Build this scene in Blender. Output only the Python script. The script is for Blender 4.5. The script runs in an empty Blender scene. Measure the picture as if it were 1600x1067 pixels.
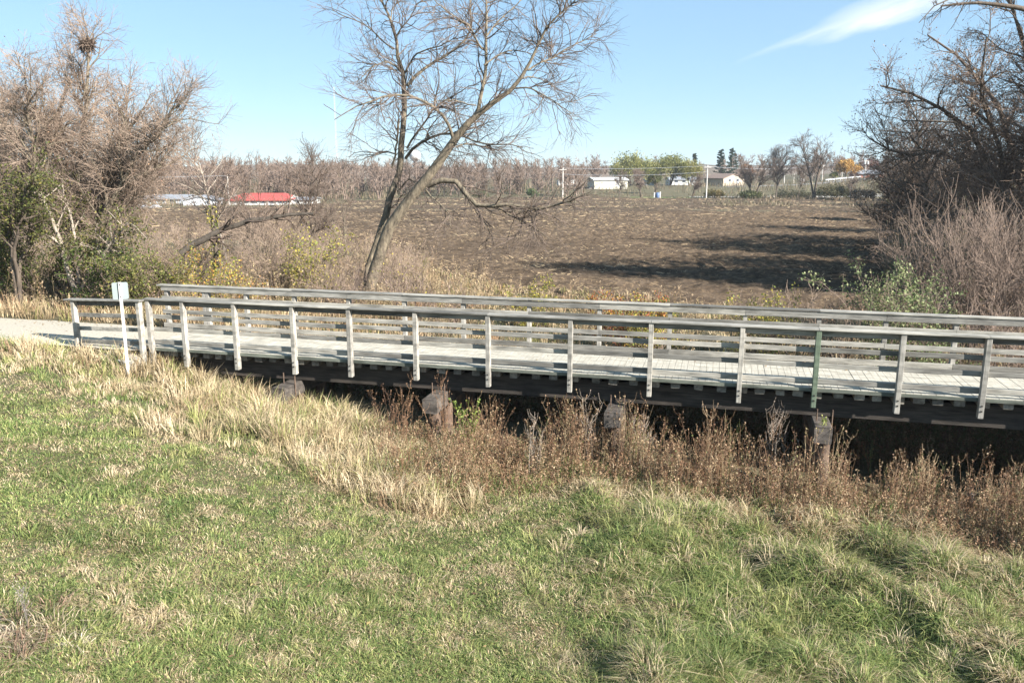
import bpy, math, random
import numpy as np

# ------------------------------------------------------------------ camera, light, exposure
scene = bpy.context.scene
COL = scene.collection
R = math.radians
CAM_H = 4.5
PITCH = R(11.81)
FPX = 1270.0                      # focal length in pixels of the 1600 px wide photograph
cam_d = bpy.data.cameras.new('camera')
cam_d.sensor_width = 36.0
cam_d.lens = FPX / 1600 * 36.0
cam_d.clip_start = 0.1
cam_d.clip_end = 6000
cam = bpy.data.objects.new('camera', cam_d)
cam.location = (0, 0, CAM_H)
cam.rotation_euler = (math.pi / 2 - PITCH, 0, 0)
COL.objects.link(cam)
scene.camera = cam

SUN_DIR = np.array([0.81, -0.59]); SUN_EL = R(29)
sun_az = math.atan2(SUN_DIR[0], SUN_DIR[1])          # from +Y towards +X
world = bpy.data.worlds.new('World'); scene.world = world
world.use_nodes = True
wn, wl = world.node_tree.nodes, world.node_tree.links
bg = wn['Background']
sky = wn.new('ShaderNodeTexSky'); sky.sky_type = 'NISHITA'; sky.sun_disc = False
sky.sun_elevation = SUN_EL; sky.sun_rotation = sun_az
sky.altitude = 200; sky.air_density = 0.8; sky.dust_density = 0.0; sky.ozone_density = 1.4
bg.inputs['Strength'].default_value = 0.061
# thin cirrus streak high on the right: noise on the direction of the sky
wtc = wn.new('ShaderNodeTexCoord')
wsep = wn.new('ShaderNodeSeparateXYZ'); wl.new(wtc.outputs['Generated'], wsep.inputs[0])
def wmath(op, a, b=None, clamp=False):
    n = wn.new('ShaderNodeMath'); n.operation = op; n.use_clamp = clamp
    for i, v in enumerate((a, b)):
        if v is None: continue
        if isinstance(v, (int, float)): n.inputs[i].default_value = v
        else: wl.new(v, n.inputs[i])
    return n.outputs[0]
X, Y, Z = wsep.outputs
u = wmath('DIVIDE', X, Y); v = wmath('DIVIDE', Z, Y)     # direction on the northern half of the sky
# along / across the streak (it climbs to the right)
CA, SA = math.cos(R(19)), math.sin(R(19))
du = wmath('SUBTRACT', u, 0.415); dv = wmath('SUBTRACT', v, 0.178)
al = wmath('ADD', wmath('MULTIPLY', du, CA), wmath('MULTIPLY', dv, SA))
ac = wmath('SUBTRACT', wmath('MULTIPLY', dv, CA), wmath('MULTIPLY', du, SA))
wcmb = wn.new('ShaderNodeCombineXYZ'); wl.new(wmath('MULTIPLY', al, 7.0), wcmb.inputs[0]); wl.new(wmath('MULTIPLY', ac, 34.0), wcmb.inputs[1])
wnz = wn.new('ShaderNodeTexNoise'); wnz.inputs['Scale'].default_value = 1.0; wnz.inputs['Detail'].default_value = 6; wl.new(wcmb.outputs[0], wnz.inputs['Vector'])
wid = wmath('ADD', 0.006, wmath('MULTIPLY', wmath('MAXIMUM', wmath('ADD', al, 0.15), 0.0), 0.085))
prof = wmath('SUBTRACT', 1.0, wmath('DIVIDE', wmath('ABSOLUTE', wmath('ADD', ac, wmath('MULTIPLY', wmath('SUBTRACT', wnz.outputs[0], 0.5), 0.05))), wid), clamp=True)
endf = wmath('MULTIPLY', wmath('ADD', al, 0.17), 6.0, clamp=True)
endg = wmath('MULTIPLY', wmath('SUBTRACT', 0.42, al), 4.0, clamp=True)
fac = wmath('MULTIPLY', wmath('MULTIPLY', prof, wmath('MULTIPLY', endf, endg)), wmath('MULTIPLY', wnz.outputs[0], 1.25), clamp=True)
fac = wmath('MULTIPLY', fac, wmath('GREATER_THAN', Y, 0.05))
wmix = wn.new('ShaderNodeMix'); wmix.data_type = 'RGBA'
wl.new(fac, wmix.inputs['Factor'])
wtint = wn.new('ShaderNodeMix'); wtint.data_type = 'RGBA'; wtint.blend_type = 'MULTIPLY'; wtint.inputs['Factor'].default_value = 1
wl.new(sky.outputs[0], wtint.inputs['A']); wtint.inputs['B'].default_value = (.95, 1.0, 1.03, 1)
wpale = wn.new('ShaderNodeMix'); wpale.data_type = 'RGBA'; wpale.inputs['Factor'].default_value = .62; wl.new(wtint.outputs['Result'], wpale.inputs['A']); wpale.inputs['B'].default_value = (2.2, 3.7, 5.1, 1)
wl.new(wpale.outputs['Result'], wmix.inputs['A']); wmix.inputs['B'].default_value = (6.6, 6.8, 6.9, 1)
wl.new(wmix.outputs['Result'], bg.inputs['Color'])

sun_d = bpy.data.lights.new('sun', 'SUN'); sun_d.energy = 5.0; sun_d.angle = R(0.53); sun_d.color = (1.0, 0.95, 0.88)
sun = bpy.data.objects.new('sun', sun_d); COL.objects.link(sun)
sun.location = (30, -30, 40)
sun.rotation_euler = (math.pi / 2 - SUN_EL, 0, math.pi - sun_az)
scene.view_settings.view_transform = 'Standard'; scene.view_settings.look = 'None'
scene.view_settings.exposure = 1.65; scene.view_settings.gamma = 1.0

# ------------------------------------------------------------------ helpers
rng = np.random.default_rng(7)
random.seed(7)

def ray(px, py):
    a = (px - 800) / FPX; b = -(py - 533.5) / FPX
    return np.array([a, math.cos(PITCH) + b * math.sin(PITCH), -math.sin(PITCH) + b * math.cos(PITCH)])
def on_z(px, py, z):              # the point of height z that the photograph shows at this pixel
    r = ray(px, py); return r * ((z - CAM_H) / r[2]) + np.array([0, 0, CAM_H])
def on_y(px, py, y):              # ... at this distance
    r = ray(px, py); return r * (y / r[1]) + np.array([0, 0, CAM_H])

_lat = {}
def vnoise(x, y, scale, seed=0):
    if seed not in _lat: _lat[seed] = np.random.default_rng(1000 + seed).random((256, 256))
    g = _lat[seed]
    x = np.asarray(x, float) / scale + 1000; y = np.asarray(y, float) / scale + 1000
    i = np.floor(x).astype(int); j = np.floor(y).astype(int)
    a = x - i; b = y - j
    a = a * a * (3 - 2 * a); b = b * b * (3 - 2 * b)
    i0, i1, j0, j1 = i % 256, (i + 1) % 256, j % 256, (j + 1) % 256
    return (g[i0, j0] * (1 - a) + g[i1, j0] * a) * (1 - b) + (g[i0, j1] * (1 - a) + g[i1, j1] * a) * b
def fbm(x, y, scale, seed=0, o=3):
    s = 0; a = 1; t = 0
    for k in range(o):
        s = s + a * vnoise(x, y, scale / 2 ** k, seed + k); t += a; a *= .5
    return s / t
def sstep(a, b, x):
    t = np.clip((x - a) / (b - a), 0, 1); return t * t * (3 - 2 * t)

def tag(o, label=None, cat=None, group=None, kind=None):
    if label: o['label'] = label
    if cat: o['category'] = cat
    if group: o['group'] = group
    if kind: o['kind'] = kind
    return o
def empty(name, loc=(0, 0, 0), rz=0, **k):
    o = bpy.data.objects.new(name, None); o.location = loc; o.rotation_euler = (0, 0, rz)
    o.empty_display_size = .3
    COL.objects.link(o); return tag(o, **k)
def mk(name, V, quads=None, tris=None, mat=None, parent=None, col=None, smooth=False):
    V = np.asarray(V, np.float32).reshape(-1, 3)
    q = np.zeros((0, 4), np.int32) if quads is None else np.asarray(quads, np.int32).reshape(-1, 4)
    t = np.zeros((0, 3), np.int32) if tris is None else np.asarray(tris, np.int32).reshape(-1, 3)
    me = bpy.data.meshes.new(name)
    me.vertices.add(len(V)); me.vertices.foreach_set('co', V.ravel())
    nl = q.size + t.size
    me.loops.add(nl); me.loops.foreach_set('vertex_index', np.concatenate([q.ravel(), t.ravel()]).astype(np.int32))
    me.polygons.add(len(q) + len(t))
    st = np.concatenate([np.arange(len(q)) * 4, q.size + np.arange(len(t)) * 3]).astype(np.int32)
    me.polygons.foreach_set('loop_start', st)
    me.update(calc_edges=True)
    me.polygons.foreach_set('use_smooth', np.full(len(q) + len(t), bool(smooth)))
    if col is not None:
        c = np.ones((len(V), 4), np.float32); c[:, :3] = col
        a = me.attributes.new('Col', 'FLOAT_COLOR', 'POINT'); a.data.foreach_set('color', c.ravel())
    if mat: me.materials.append(mat)
    o = bpy.data.objects.new(name, me); COL.objects.link(o)
    if parent: o.parent = parent
    return o
def copy_tree(o, parent=None):
    c = o.copy(); COL.objects.link(c); c.parent = parent
    for ch in list(o.children): copy_tree(ch, c)
    return c

class MB:                          # collects boxes and prisms into one mesh
    def __init__(s): s.V = []; s.Q = []; s.T = []; s.n = 0
    def add(s, V, Q=(), T=()):
        s.V.append(np.asarray(V, float)); s.Q += [[i + s.n for i in q] for q in Q]; s.T += [[i + s.n for i in t] for t in T]; s.n += len(V)
    def box(s, x0, x1, y0, y1, z0, z1, b=0.0, tw=0.0):
        if b:                      # a box with chamfered long edges (8-sided section), along its longest axis
            d = [x1 - x0, y1 - y0, z1 - z0]; ax = int(np.argmax(d))
            lo = [x0, y0, z0]; hi = [x1, y1, z1]
            p, q = [k for k in range(3) if k != ax]
            sec = [(lo[p] + b, lo[q]), (hi[p] - b, lo[q]), (hi[p], lo[q] + b), (hi[p], hi[q] - b), (hi[p] - b, hi[q]), (lo[p] + b, hi[q]), (lo[p], hi[q] - b), (lo[p], lo[q] + b)]
            V = []
            for e in (lo[ax], hi[ax]):
                for (m, n) in sec:
                    w = [0, 0, 0]; w[ax] = e; w[p] = m; w[q] = n; V.append(w)
            Q = [[i, (i + 1) % 8, 8 + (i + 1) % 8, 8 + i] for i in range(8)]
            for o in (0, 8): Q += [[o, o + 1, o + 2, o + 3], [o, o + 3, o + 4, o + 7], [o + 4, o + 5, o + 6, o + 7]]
            s.add(V, Q); return s
        s.add([(x0, y0, z0), (x1, y0, z0), (x1, y1, z0), (x0, y1, z0), (x0, y0, z1), (x1, y0, z1), (x1, y1, z1), (x0, y1, z1)],
              [(0, 3, 2, 1), (4, 5, 6, 7), (0, 1, 5, 4), (1, 2, 6, 5), (2, 3, 7, 6), (3, 0, 4, 7)]); return s
    def build(s, name, mat, parent=None, jit=0.0):
        V = np.concatenate(s.V)
        if jit: V = V + rng.normal(0, jit, V.shape)
        o = mk(name, V, s.Q or None, s.T or None, mat, parent)
        import bmesh
        bm = bmesh.new(); bm.from_mesh(o.data); bmesh.ops.recalc_face_normals(bm, faces=bm.faces); bm.to_mesh(o.data); bm.free()
        return o

def norm(a): return a / np.maximum(np.linalg.norm(a, axis=-1, keepdims=True), 1e-9)
def resample(P, K):
    P = np.asarray(P, float); d = np.r_[0, np.cumsum(np.linalg.norm(np.diff(P, axis=0), axis=1))]
    t = np.linspace(0, d[-1], K)
    return np.stack([np.interp(t, d, P[:, k]) for k in range(P.shape[1])], 1)
def tubes(P, Rd, S=3):             # (N,K,3) polylines, (N,K) radii -> verts, quads
    N, K, _ = P.shape
    T = norm(np.gradient(P, axis=1))
    m = norm(T.mean(1)); ref = np.where(np.abs(m[:, 2:3]) > .8, np.array([[1., 0, 0]]), np.array([[0., 0, 1]]))
    U = norm(np.cross(T, ref[:, None, :])); W = np.cross(T, U)
    a = np.arange(S) * 2 * math.pi / S
    V = P[:, :, None, :] + Rd[:, :, None, None] * (np.cos(a)[None, None, :, None] * U[:, :, None, :] + np.sin(a)[None, None, :, None] * W[:, :, None, :])
    base = (np.arange(N) * K * S)[:, None, None] + (np.arange(K - 1) * S)[None, :, None]
    i = np.arange(S)[None, None, :]; j = (i + 1) % S
    Q = np.stack([base + i, base + j, base + S + j, base + S + i], -1).reshape(-1, 4)
    return V.reshape(-1, 3), Q
def spawn(P, Rd, n, L, ang, up=0.0, wig=.15, rr=1.0, rtip=.004, K=5, t=(.2, 1.0), fall=.4, rk=.7, bias=None):
    N, K0, _ = P.shape
    ln = np.linalg.norm(np.diff(P, axis=1), axis=2).sum(1)
    idx = rng.choice(N, n, p=ln / ln.sum())
    tt = rng.uniform(t[0], t[1], n); f = np.clip(tt * (K0 - 1), 0, K0 - 1.001); i = f.astype(int); fr = (f - i)[:, None]
    pos = P[idx, i] * (1 - fr) + P[idx, i + 1] * fr
    tan = norm(P[idx, i + 1] - P[idx, i])
    rad = Rd[idx, i] * (1 - fr[:, 0]) + Rd[idx, i + 1] * fr[:, 0]
    ax = rng.normal(size=(n, 3)); ax -= (ax * tan).sum(1, keepdims=True) * tan; ax = norm(ax)
    a = (ang * rng.uniform(.6, 1.3, n))[:, None]
    d = np.cos(a) * tan + np.sin(a) * ax
    if bias is not None: d = norm(d + np.asarray(bias))
    ll = rng.uniform(L[0], L[1], n) * (1 - fall * tt)
    out = np.zeros((n, K, 3)); out[:, 0] = pos; p = pos.copy()
    for k in range(1, K):
        d = norm(d + rng.normal(0, wig, (n, 3)) + np.array([0, 0, up]))
        p = p + d * (ll / (K - 1))[:, None]; out[:, k] = p
    r0 = np.minimum(rad * rk, rr); r0 = np.maximum(r0, rtip)
    rd = r0[:, None] * (1 - np.linspace(0, 1, K))[None] + rtip * np.linspace(0, 1, K)[None]
    return out, rd
def joinVQ(L):
    V = []; Q = []; n = 0
    for v, q in L: V.append(v); Q.append(q + n); n += len(v)
    return np.concatenate(V), np.concatenate(Q)
def leaf_quads(C, size, flat=0.0):  # diamond leaves with random facing
    n = len(C); a = norm(rng.normal(size=(n, 3))); b = rng.normal(size=(n, 3)); b[:, 2] *= (1 - flat)
    b = norm(b - (a * b).sum(1, keepdims=True) * a)
    s = (size * rng.uniform(.6, 1.4, n))[:, None]
    V = np.stack([C - a * s * .5, C + b * s * .3, C + a * s * .5, C - b * s * .3], 1).reshape(-1, 3)
    return V, np.arange(n * 4).reshape(-1, 4)
def blades(x, y, z, h, w, lean, az, face):
    n = len(x); b = np.stack([x, y, z], 1)
    d = np.stack([np.cos(az), np.sin(az), np.zeros(n)], 1); s = np.stack([np.cos(face), np.sin(face), np.zeros(n)], 1) * (w / 2)[:, None]
    upv = np.array([0, 0, 1.])
    mid = b + upv * (h * (.62 - .12 * lean))[:, None] + d * (lean * h * .32)[:, None]
    tip = b + upv * (h * (1 - .45 * np.minimum(lean, 1.6)))[:, None] + d * (lean * h)[:, None]
    V = np.stack([b - s, b + s, mid + s * .8, mid - s * .8, tip], 1).reshape(-1, 3)
    o = np.arange(n)[:, None] * 5
    return V, o + np.array([[0, 1, 2, 3]]), o + np.array([[3, 2, 4]])

# ------------------------------------------------------------------ materials
def newmat(name):
    m = bpy.data.materials.new(name); m.use_nodes = True
    nt = m.node_tree; b = nt.nodes['Principled BSDF']
    b.inputs['Specular IOR Level'].default_value = .25
    return m, nt, b
def ramp(nt, fac, stops):
    r = nt.nodes.new('ShaderNodeValToRGB'); e = r.color_ramp.elements
    while len(e) < len(stops): e.new(.5)
    for k, (p, c) in enumerate(stops): e[k].position = p; e[k].color = (*c, 1)
    nt.links.new(fac, r.inputs[0]); return r.outputs[0]
def tnoise(nt, scale, detail=5, rough=.6, vec=None, stretch=None, src='Object'):
    n = nt.nodes.new('ShaderNodeTexNoise'); n.inputs['Scale'].default_value = scale; n.inputs['Detail'].default_value = detail; n.inputs['Roughness'].default_value = rough
    tc = nt.nodes.new('ShaderNodeTexCoord'); out = tc.outputs[src]
    if stretch:
        mp = nt.nodes.new('ShaderNodeMapping'); mp.inputs['Scale'].default_value = stretch; nt.links.new(out, mp.inputs[0]); out = mp.outputs[0]
    nt.links.new(out, n.inputs['Vector']); return n.outputs[0]
def mixc(nt, fac, a, b, mode='MIX'):
    m = nt.nodes.new('ShaderNodeMix'); m.data_type = 'RGBA'; m.blend_type = mode
    for k, v in (('Factor', fac), ('A', a), ('B', b)):
        if isinstance(v, (int, float)): m.inputs[k].default_value = v
        elif isinstance(v, tuple): m.inputs[k].default_value = (*v, 1)
        else: nt.links.new(v, m.inputs[k])
    return m.outputs['Result']
def bump(nt, b, h, dist=.02, st=.6):
    n = nt.nodes.new('ShaderNodeBump'); n.inputs['Distance'].default_value = dist; n.inputs['Strength'].default_value = st
    nt.links.new(h, n.inputs['Height']); nt.links.new(n.outputs[0], b.inputs['Normal'])
def m_plain(name, c, rough=.7, var=.15, scale=3., metal=0):
    m, nt, b = newmat(name)
    f = tnoise(nt, scale)
    lo = tuple(x * (1 - var) for x in c); hi = tuple(min(1, x * (1 + var)) for x in c)
    nt.links.new(ramp(nt, f, [(.3, lo), (.7, hi)]), b.inputs['Base Color'])
    b.inputs['Roughness'].default_value = rough; b.inputs['Metallic'].default_value = metal
    return m
def m_wood(name, dark, light, grain=(1.2, 26, 26), stain=None, var=.35, rough=.85):
    m, nt, b = newmat(name)
    f = tnoise(nt, 1.6, 8, .65, stretch=grain)
    c = ramp(nt, f, [(.28, dark), (.5, tuple((a + d) / 2 for a, d in zip(dark, light))), (.72, light)])
    g = tnoise(nt, 2.2, 4, .6, stretch=(.7, 3, 3))
    c = mixc(nt, ramp(nt, g, [(.42, (0, 0, 0)), (.68, (.75, .75, .75))]), c, tuple(x * .55 for x in dark))
    oi = nt.nodes.new('ShaderNodeObjectInfo')
    tint = ramp(nt, oi.outputs['Random'], [(0, (1 - var,) * 3), (.5, (1, 1, 1)), (1, (1 + var * .45, 1 + var * .42, 1 + var * .35))])
    c = mixc(nt, 1.0, c, tint, 'MULTIPLY')
    if stain:
        g2 = tnoise(nt, 1.3, 5, .7)
        c = mixc(nt, ramp(nt, g2, [(.35, (0, 0, 0)), (.55, (.9, .9, .9))]), c, stain)
    nt.links.new(c, b.inputs['Base Color']); b.inputs['Roughness'].default_value = rough
    bump(nt, b, f, .006, .7); return m
def m_bark(name, dark, light, scale=6):
    m, nt, b = newmat(name)
    f = tnoise(nt, scale, 6, .7, stretch=(1, 1, .28))
    nt.links.new(ramp(nt, f, [(.3, dark), (.68, light)]), b.inputs['Base Color']); b.inputs['Roughness'].default_value = .9
    bump(nt, b, f, .05, .9); return m
def m_leaf(name, trans=.35):       # colour from the per-leaf attribute
    m, nt, b = newmat(name)
    at = nt.nodes.new('ShaderNodeAttribute'); at.attribute_name = 'Col'
    nt.links.new(at.outputs['Color'], b.inputs['Base Color']); b.inputs['Roughness'].default_value = .6
    b.inputs['Specular IOR Level'].default_value = .3
    tr = nt.nodes.new('ShaderNodeBsdfTranslucent'); nt.links.new(at.outputs['Color'], tr.inputs['Color'])
    mx = nt.nodes.new('ShaderNodeMixShader'); mx.inputs[0].default_value = trans
    nt.links.new(b.outputs[0], mx.inputs[1]); nt.links.new(tr.outputs[0], mx.inputs[2])
    nt.links.new(mx.outputs[0], nt.nodes['Material Output'].inputs['Surface']); return m
M_LEAF = m_leaf('foliage'); M_GRASS = m_leaf('grass_blade', .3); M_STRAW = m_leaf('straw', .2)
M_TWIG = m_bark('twig', (.11, .082, .066), (.25, .185, .145), 2)
M_TWIGW = m_bark('twig_pale', (.165, .12, .09), (.33, .25, .19), 2)
M_TWIGD = m_bark('twig_dark', (.07, .052, .042), (.17, .125, .095), 2)
M_BARK = m_bark('bark', (.045, .037, .03), (.26, .215, .15), 9)
M_TWIGM = m_bark('twig_grey_brown', (.075, .058, .048), (.19, .145, .115), 2)
M_BARKD = m_bark('bark_dark', (.05, .04, .032), (.16, .125, .095))
M_BARKP = m_bark('bark_pale', (.2, .165, .13), (.42, .36, .29))
def cols(n, palette, w=None, var=.18):
    p = np.asarray(palette, float); i = rng.choice(len(p), n, p=None if w is None else np.asarray(w) / np.sum(w))
    return p[i] * rng.uniform(1 - var, 1 + var, (n, 1))

# ------------------------------------------------------------------ ground
A_BR = math.atan(-0.258)           # direction of the bridge in plan
EX = np.array([math.cos(A_BR), math.sin(A_BR)]); EY = np.array([-math.sin(A_BR), math.cos(A_BR)]); O_BR = np.array([0, 18.25])
def to_local(x, y):
    dx = np.asarray(x) - O_BR[0]; dy = np.asarray(y) - O_BR[1]
    return dx * EX[0] + dy * EX[1], dx * EY[0] + dy * EY[1]
def to_world(u, v): return O_BR[0] + u * EX[0] + v * EY[0], O_BR[1] + u * EX[1] + v * EY[1]

ctrl = []
for px, py, z in [(0, 545, -.12), (60, 550, -.18), (110, 550, -.2), (0, 620, -.35), (0, 700, -.45), (0, 850, -.55), (0, 1067, -.6), (150, 600, -.55),
                  (200, 600, -.7), (300, 620, -1.05), (300, 700, -.95), (300, 850, -1.05), (300, 1067, -1.15), (435, 665, -1.45), (450, 740, -1.4), (600, 800, -1.7),
                  (600, 1067, -1.65), (672, 715, -1.85), (800, 790, -1.95), (800, 1067, -1.95), (958, 750, -2.05), (1100, 850, -2.1), (1100, 1067, -2.1),
                  (1285, 785, -2.1), (1400, 850, -2.2), (1600, 900, -2.3), (1600, 1067, -2.2), (1560, 810, -2.3)]:
    p = on_z(px, py, z); ctrl.append((p[0], p[1], z))
for u_, v_, z in [(-10.4, .2, -.12), (-10.4, 2.3, -.12), (-13, 0, -.06), (-13, 2.6, -.06), (-18, 0, -.05), (-18, 2.6, -.05), (-26, 0, -.05), (-26, 2.6, -.05),
                  (-9, 1.3, -.7), (-7, 1.3, -1.5), (-4, 1.3, -1.95), (0, 1.3, -2.1), (5, 1.2, -2.6), (9, 1.2, -2.9), (14, 1.2, -2.9), (22, 1.2, -2.6),
                  (-7, 4.5, -.95), (-3, 4.5, -1.5), (1, 4.5, -1.75), (6, 4.8, -1.9), (11, 4.8, -2.1), (17, 5, -2.1), (26, 5, -2),
                  (-14, 6, -.25), (-20, 8, -.25), (-9, 8, -.7), (-2, 9, -1.3), (5, 9, -1.5), (13, 9, -1.6), (24, 10, -1.6), (-28, 8, -.3)]:
    x, y = to_world(u_, v_); ctrl.append((x, y, z))
for x, y, z in [(-45, 20, -.3), (-45, 40, -.9), (-30, 40, -1.1), (-15, 42, -1.3), (0, 42, -1.5), (15, 42, -1.5), (30, 42, -1.5), (48, 42, -1.5), (-45, 60, -1.4), (-20, 60, -1.5), (0, 60, -1.5), (25, 60, -1.5), (50, 60, -1.5),
                (-20, 4, -.3), (-30, 10, -.3), (20, 4, -2.3), (30, 14, -2.3), (-8, 2, -.6), (0, 2, -1.7), (8, 2, -2.1), (45, 25, -2), (0, -4, -1.6), (-12, -4, -.6), (14, -4, -2.2)]:
    ctrl.append((x, y, z))
ctrl = np.array(ctrl)
def _phi(r): return r
_D = np.linalg.norm(ctrl[:, None, :2] - ctrl[None, :, :2], axis=2); _n = len(ctrl)
_A = np.zeros((_n + 3, _n + 3)); _A[:_n, :_n] = _phi(_D) - np.eye(_n) * .25; _A[:_n, _n] = 1; _A[:_n, _n + 1:] = ctrl[:, :2]; _A[_n:, :_n] = _A[:_n, _n:].T
_W = np.linalg.solve(_A, np.r_[ctrl[:, 2], 0, 0, 0])
def hbase(x, y):
    x = np.asarray(x, float); y = np.asarray(y, float); sh = x.shape
    xf = np.clip(x.ravel(), -48, 52); yf = np.clip(y.ravel(), -5, 62); out = np.zeros(len(xf))
    for s in range(0, len(xf), 60000):
        q = np.stack([xf[s:s + 60000], yf[s:s + 60000]], 1)
        r = np.linalg.norm(q[:, None] - ctrl[None, :, :2], axis=2)
        out[s:s + 60000] = _phi(r) @ _W[:_n] + _W[_n] + q @ _W[_n + 1:]
    return out.reshape(sh)
def far_rise(x, y):
    return sstep(188, 236, y) * (1.7 + .9 * sstep(60, 110, x) - .5 * sstep(-20, -120, x)) + sstep(240, 420, y) * 1.0 + sstep(70, 95, x - .25 * (y - 190)) * sstep(190, 260, y) * 1.2
def hgt(x, y, fine=True):
    x = np.asarray(x, float); y = np.asarray(y, float)
    k = sstep(46, 60, y)
    z = np.clip(hbase(x, y), -3.1, .1) * (1 - k) + (-1.5) * k
    z = z + far_rise(x, y)
    if fine:
        u_, v_ = to_local(x, y)
        onp = sstep(3.4, 2.9, v_) * sstep(-.9, -.3, v_) * sstep(-9.6, -10.4, u_)
        g = (1 - onp) * sstep(60, 40, y)
        z = z + g * (.12 * (fbm(x, y, 1.5, 3) - .5) + .08 * (vnoise(x, y, .45, 9) - .5)) * (1 + 2.0 * sstep(0, 4, x)) + g * .24 * sstep(.42, .8, vnoise(x + .3 * vnoise(x, y, .5, 15), y, .95, 13)) * sstep(-.5, 2.5, x) * sstep(-.6, -1.4, v_)
    return z
def gz(px, py, it=6):               # where this pixel meets the ground
    z = -1.5
    for _ in range(it):
        p = on_z(px, py, z); z = float(hgt(p[0], p[1], False))
    return on_z(px, py, z)

def field_right(y): return np.interp(y, [30, 45, 60, 110, 186], [19, 21.5, 28, 52, 84])
def field_far(x): return np.interp(x, [-60, -42, -34, -26, 0], [134, 138, 152, 186, 189])
def field_near(x): return np.interp(x, [-60, -20, -10, -4, 0, 8, 14, 24], [84, 72, 60, 47, 41, 35, 32.5, 30])

gx = np.unique(np.concatenate([np.arange(-26, 28, .22), np.arange(-60, 60, 1.0), np.arange(-220, 220, 6.), np.arange(-2600, 2601, 130.)]))
gy = np.unique(np.concatenate([np.arange(-4, 30, .22), np.arange(30, 62, .7), np.arange(62, 300, 4.), np.arange(300, 3200, 100.), np.arange(-400, -4, 60.)]))
GX, GY = np.meshgrid(gx, gy); GZ = hgt(GX, GY)
def grid_quads(nx, ny):
    i = np.arange((ny - 1) * nx).reshape(ny - 1, nx)[:, :-1].ravel(); return np.stack([i, i + 1, i + nx + 1, i + nx], 1)
m, nt, b = newmat('soil_and_thatch')
f1 = tnoise(nt, .35, 6, .6, src='Object'); f2 = tnoise(nt, 22, 8, .75)
c = mixc(nt, ramp(nt, f1, [(.4, (0, 0, 0)), (.6, (1, 1, 1))]), (.1, .09, .045), (.14, .115, .068))
c = mixc(nt, ramp(nt, f2, [(.35, (.75, .75, .75)), (.65, (0, 0, 0))]), c, (.06, .055, .03))
nt.links.new(c, b.inputs['Base Color']); b.inputs['Roughness'].default_value = 1
bump(nt, b, f2, .05, .8); M_GROUND = m  # bare earth, thatch and moss between the blades
tag(mk('ground', np.stack([GX, GY, GZ], -1).reshape(-1, 3), grid_quads(len(gx), len(gy)), None, M_GROUND, smooth=True), kind='structure')

# ploughed field: clods and furrows as real relief
m, nt, b = newmat('ploughed_soil')
tcs = dict(src='Object')
fs = tnoise(nt, 2.2, 8, .72, stretch=(.5, 1, 1)); fb = tnoise(nt, .09, 4, .6, stretch=(.35, 1, 1)); ft = tnoise(nt, 5.5, 6, .75, stretch=(.55, 1, 1))
c = ramp(nt, fs, [(.3, (.03, .022, .016)), (.55, (.078, .058, .042)), (.75, (.15, .114, .082))])
stra = ramp(nt, ft, [(.5, (0, 0, 0)), (.62, (1, 1, 1))])
c = mixc(nt, mixc(nt, ramp(nt, fb, [(.35, (.1, .1, .1)), (.65, (.7, .7, .7))]), (0., 0., 0.), stra), c, (.27, .195, .12))
nt.links.new(c, b.inputs['Base Color']); b.inputs['Roughness'].default_value = 1; b.inputs['Specular IOR Level'].default_value = .05
bump(nt, b, fs, .12, 1.0); M_FIELD = m
fy = np.concatenate([np.arange(30, 75, .2), np.arange(75, 120, .45), np.arange(120, 188.1, 1.0)])
ft_ = np.linspace(0, 1, 300)
FX = np.zeros((len(fy), len(ft_))); FY = np.zeros_like(FX)
for k, y in enumerate(fy):
    FX[k] = -95 + (field_right(y) + 95) * ft_; FY[k] = y
FY = np.maximum(FY, field_near(FX)) if False else FY
row = FX * .02 + FY
rel = .17 * np.sin(row * 2 * math.pi / .95 + 2.5 * vnoise(FX, FY, 6, 27)) + .36 * (fbm(FX * .6, FY, .8, 21, 2) - .5) + .2 * (vnoise(FX * .5, FY, .3, 25) - .5)
inside = sstep(-2, 3, FY - field_near(FX)) * sstep(0, 1.5, field_right(FY) - FX)
FZ = hgt(FX, FY, False) + .02 + (rel + .1) * inside - .35 * (1 - sstep(-3, 0, FY - field_near(FX)))
fq = grid_quads(len(ft_), len(fy)); fq = fq[(FY <= field_far(FX)).ravel()[fq].all(1) & (FY - field_near(FX) > -4).ravel()[fq].all(1)]
tag(mk('ploughed_field', np.stack([FX, FY, FZ], -1).reshape(-1, 3), fq, None, M_FIELD), kind='structure')
# corn residue lying on the furrows
n = 60000
ry = 32 * np.exp(rng.random(n) * math.log(187 / 32)); rx = rng.uniform(-.85, .66, n) * ry
ok = (rx < field_right(ry) - .5) & (ry < field_far(rx) - 1) & (ry > field_near(rx) + .5) & (rng.random(n) < (.08 + .95 * sstep(.35, .62, fbm(rx * .4, ry, 3.5, 31, 4))) * (1 - .75 * sstep(.0, .35, rx / ry) * sstep(150, 80, ry)))
rx, ry = rx[ok], ry[ok]; n = len(rx); sc_ = (.035 + .0013 * ry) * np.exp(rng.normal(0, .35, n))
az = rng.uniform(0, math.pi, n)
dx, dy = np.cos(az) * sc_ * rng.uniform(.5, 1.4, n), np.sin(az) * sc_
w_ = sc_ * .16; zz = hgt(rx, ry, False) + .16 + rng.uniform(-.06, .1, n)
tl = rng.uniform(-.08, .08, n)
V = np.stack([np.stack([rx - dx, ry - dy - w_, zz - tl], 1), np.stack([rx + dx, ry + dy - w_, zz + tl], 1), np.stack([rx + dx, ry + dy + w_, zz + tl + w_], 1), np.stack([rx - dx, ry - dy + w_, zz - tl + w_], 1)], 1).reshape(-1, 3)
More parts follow.
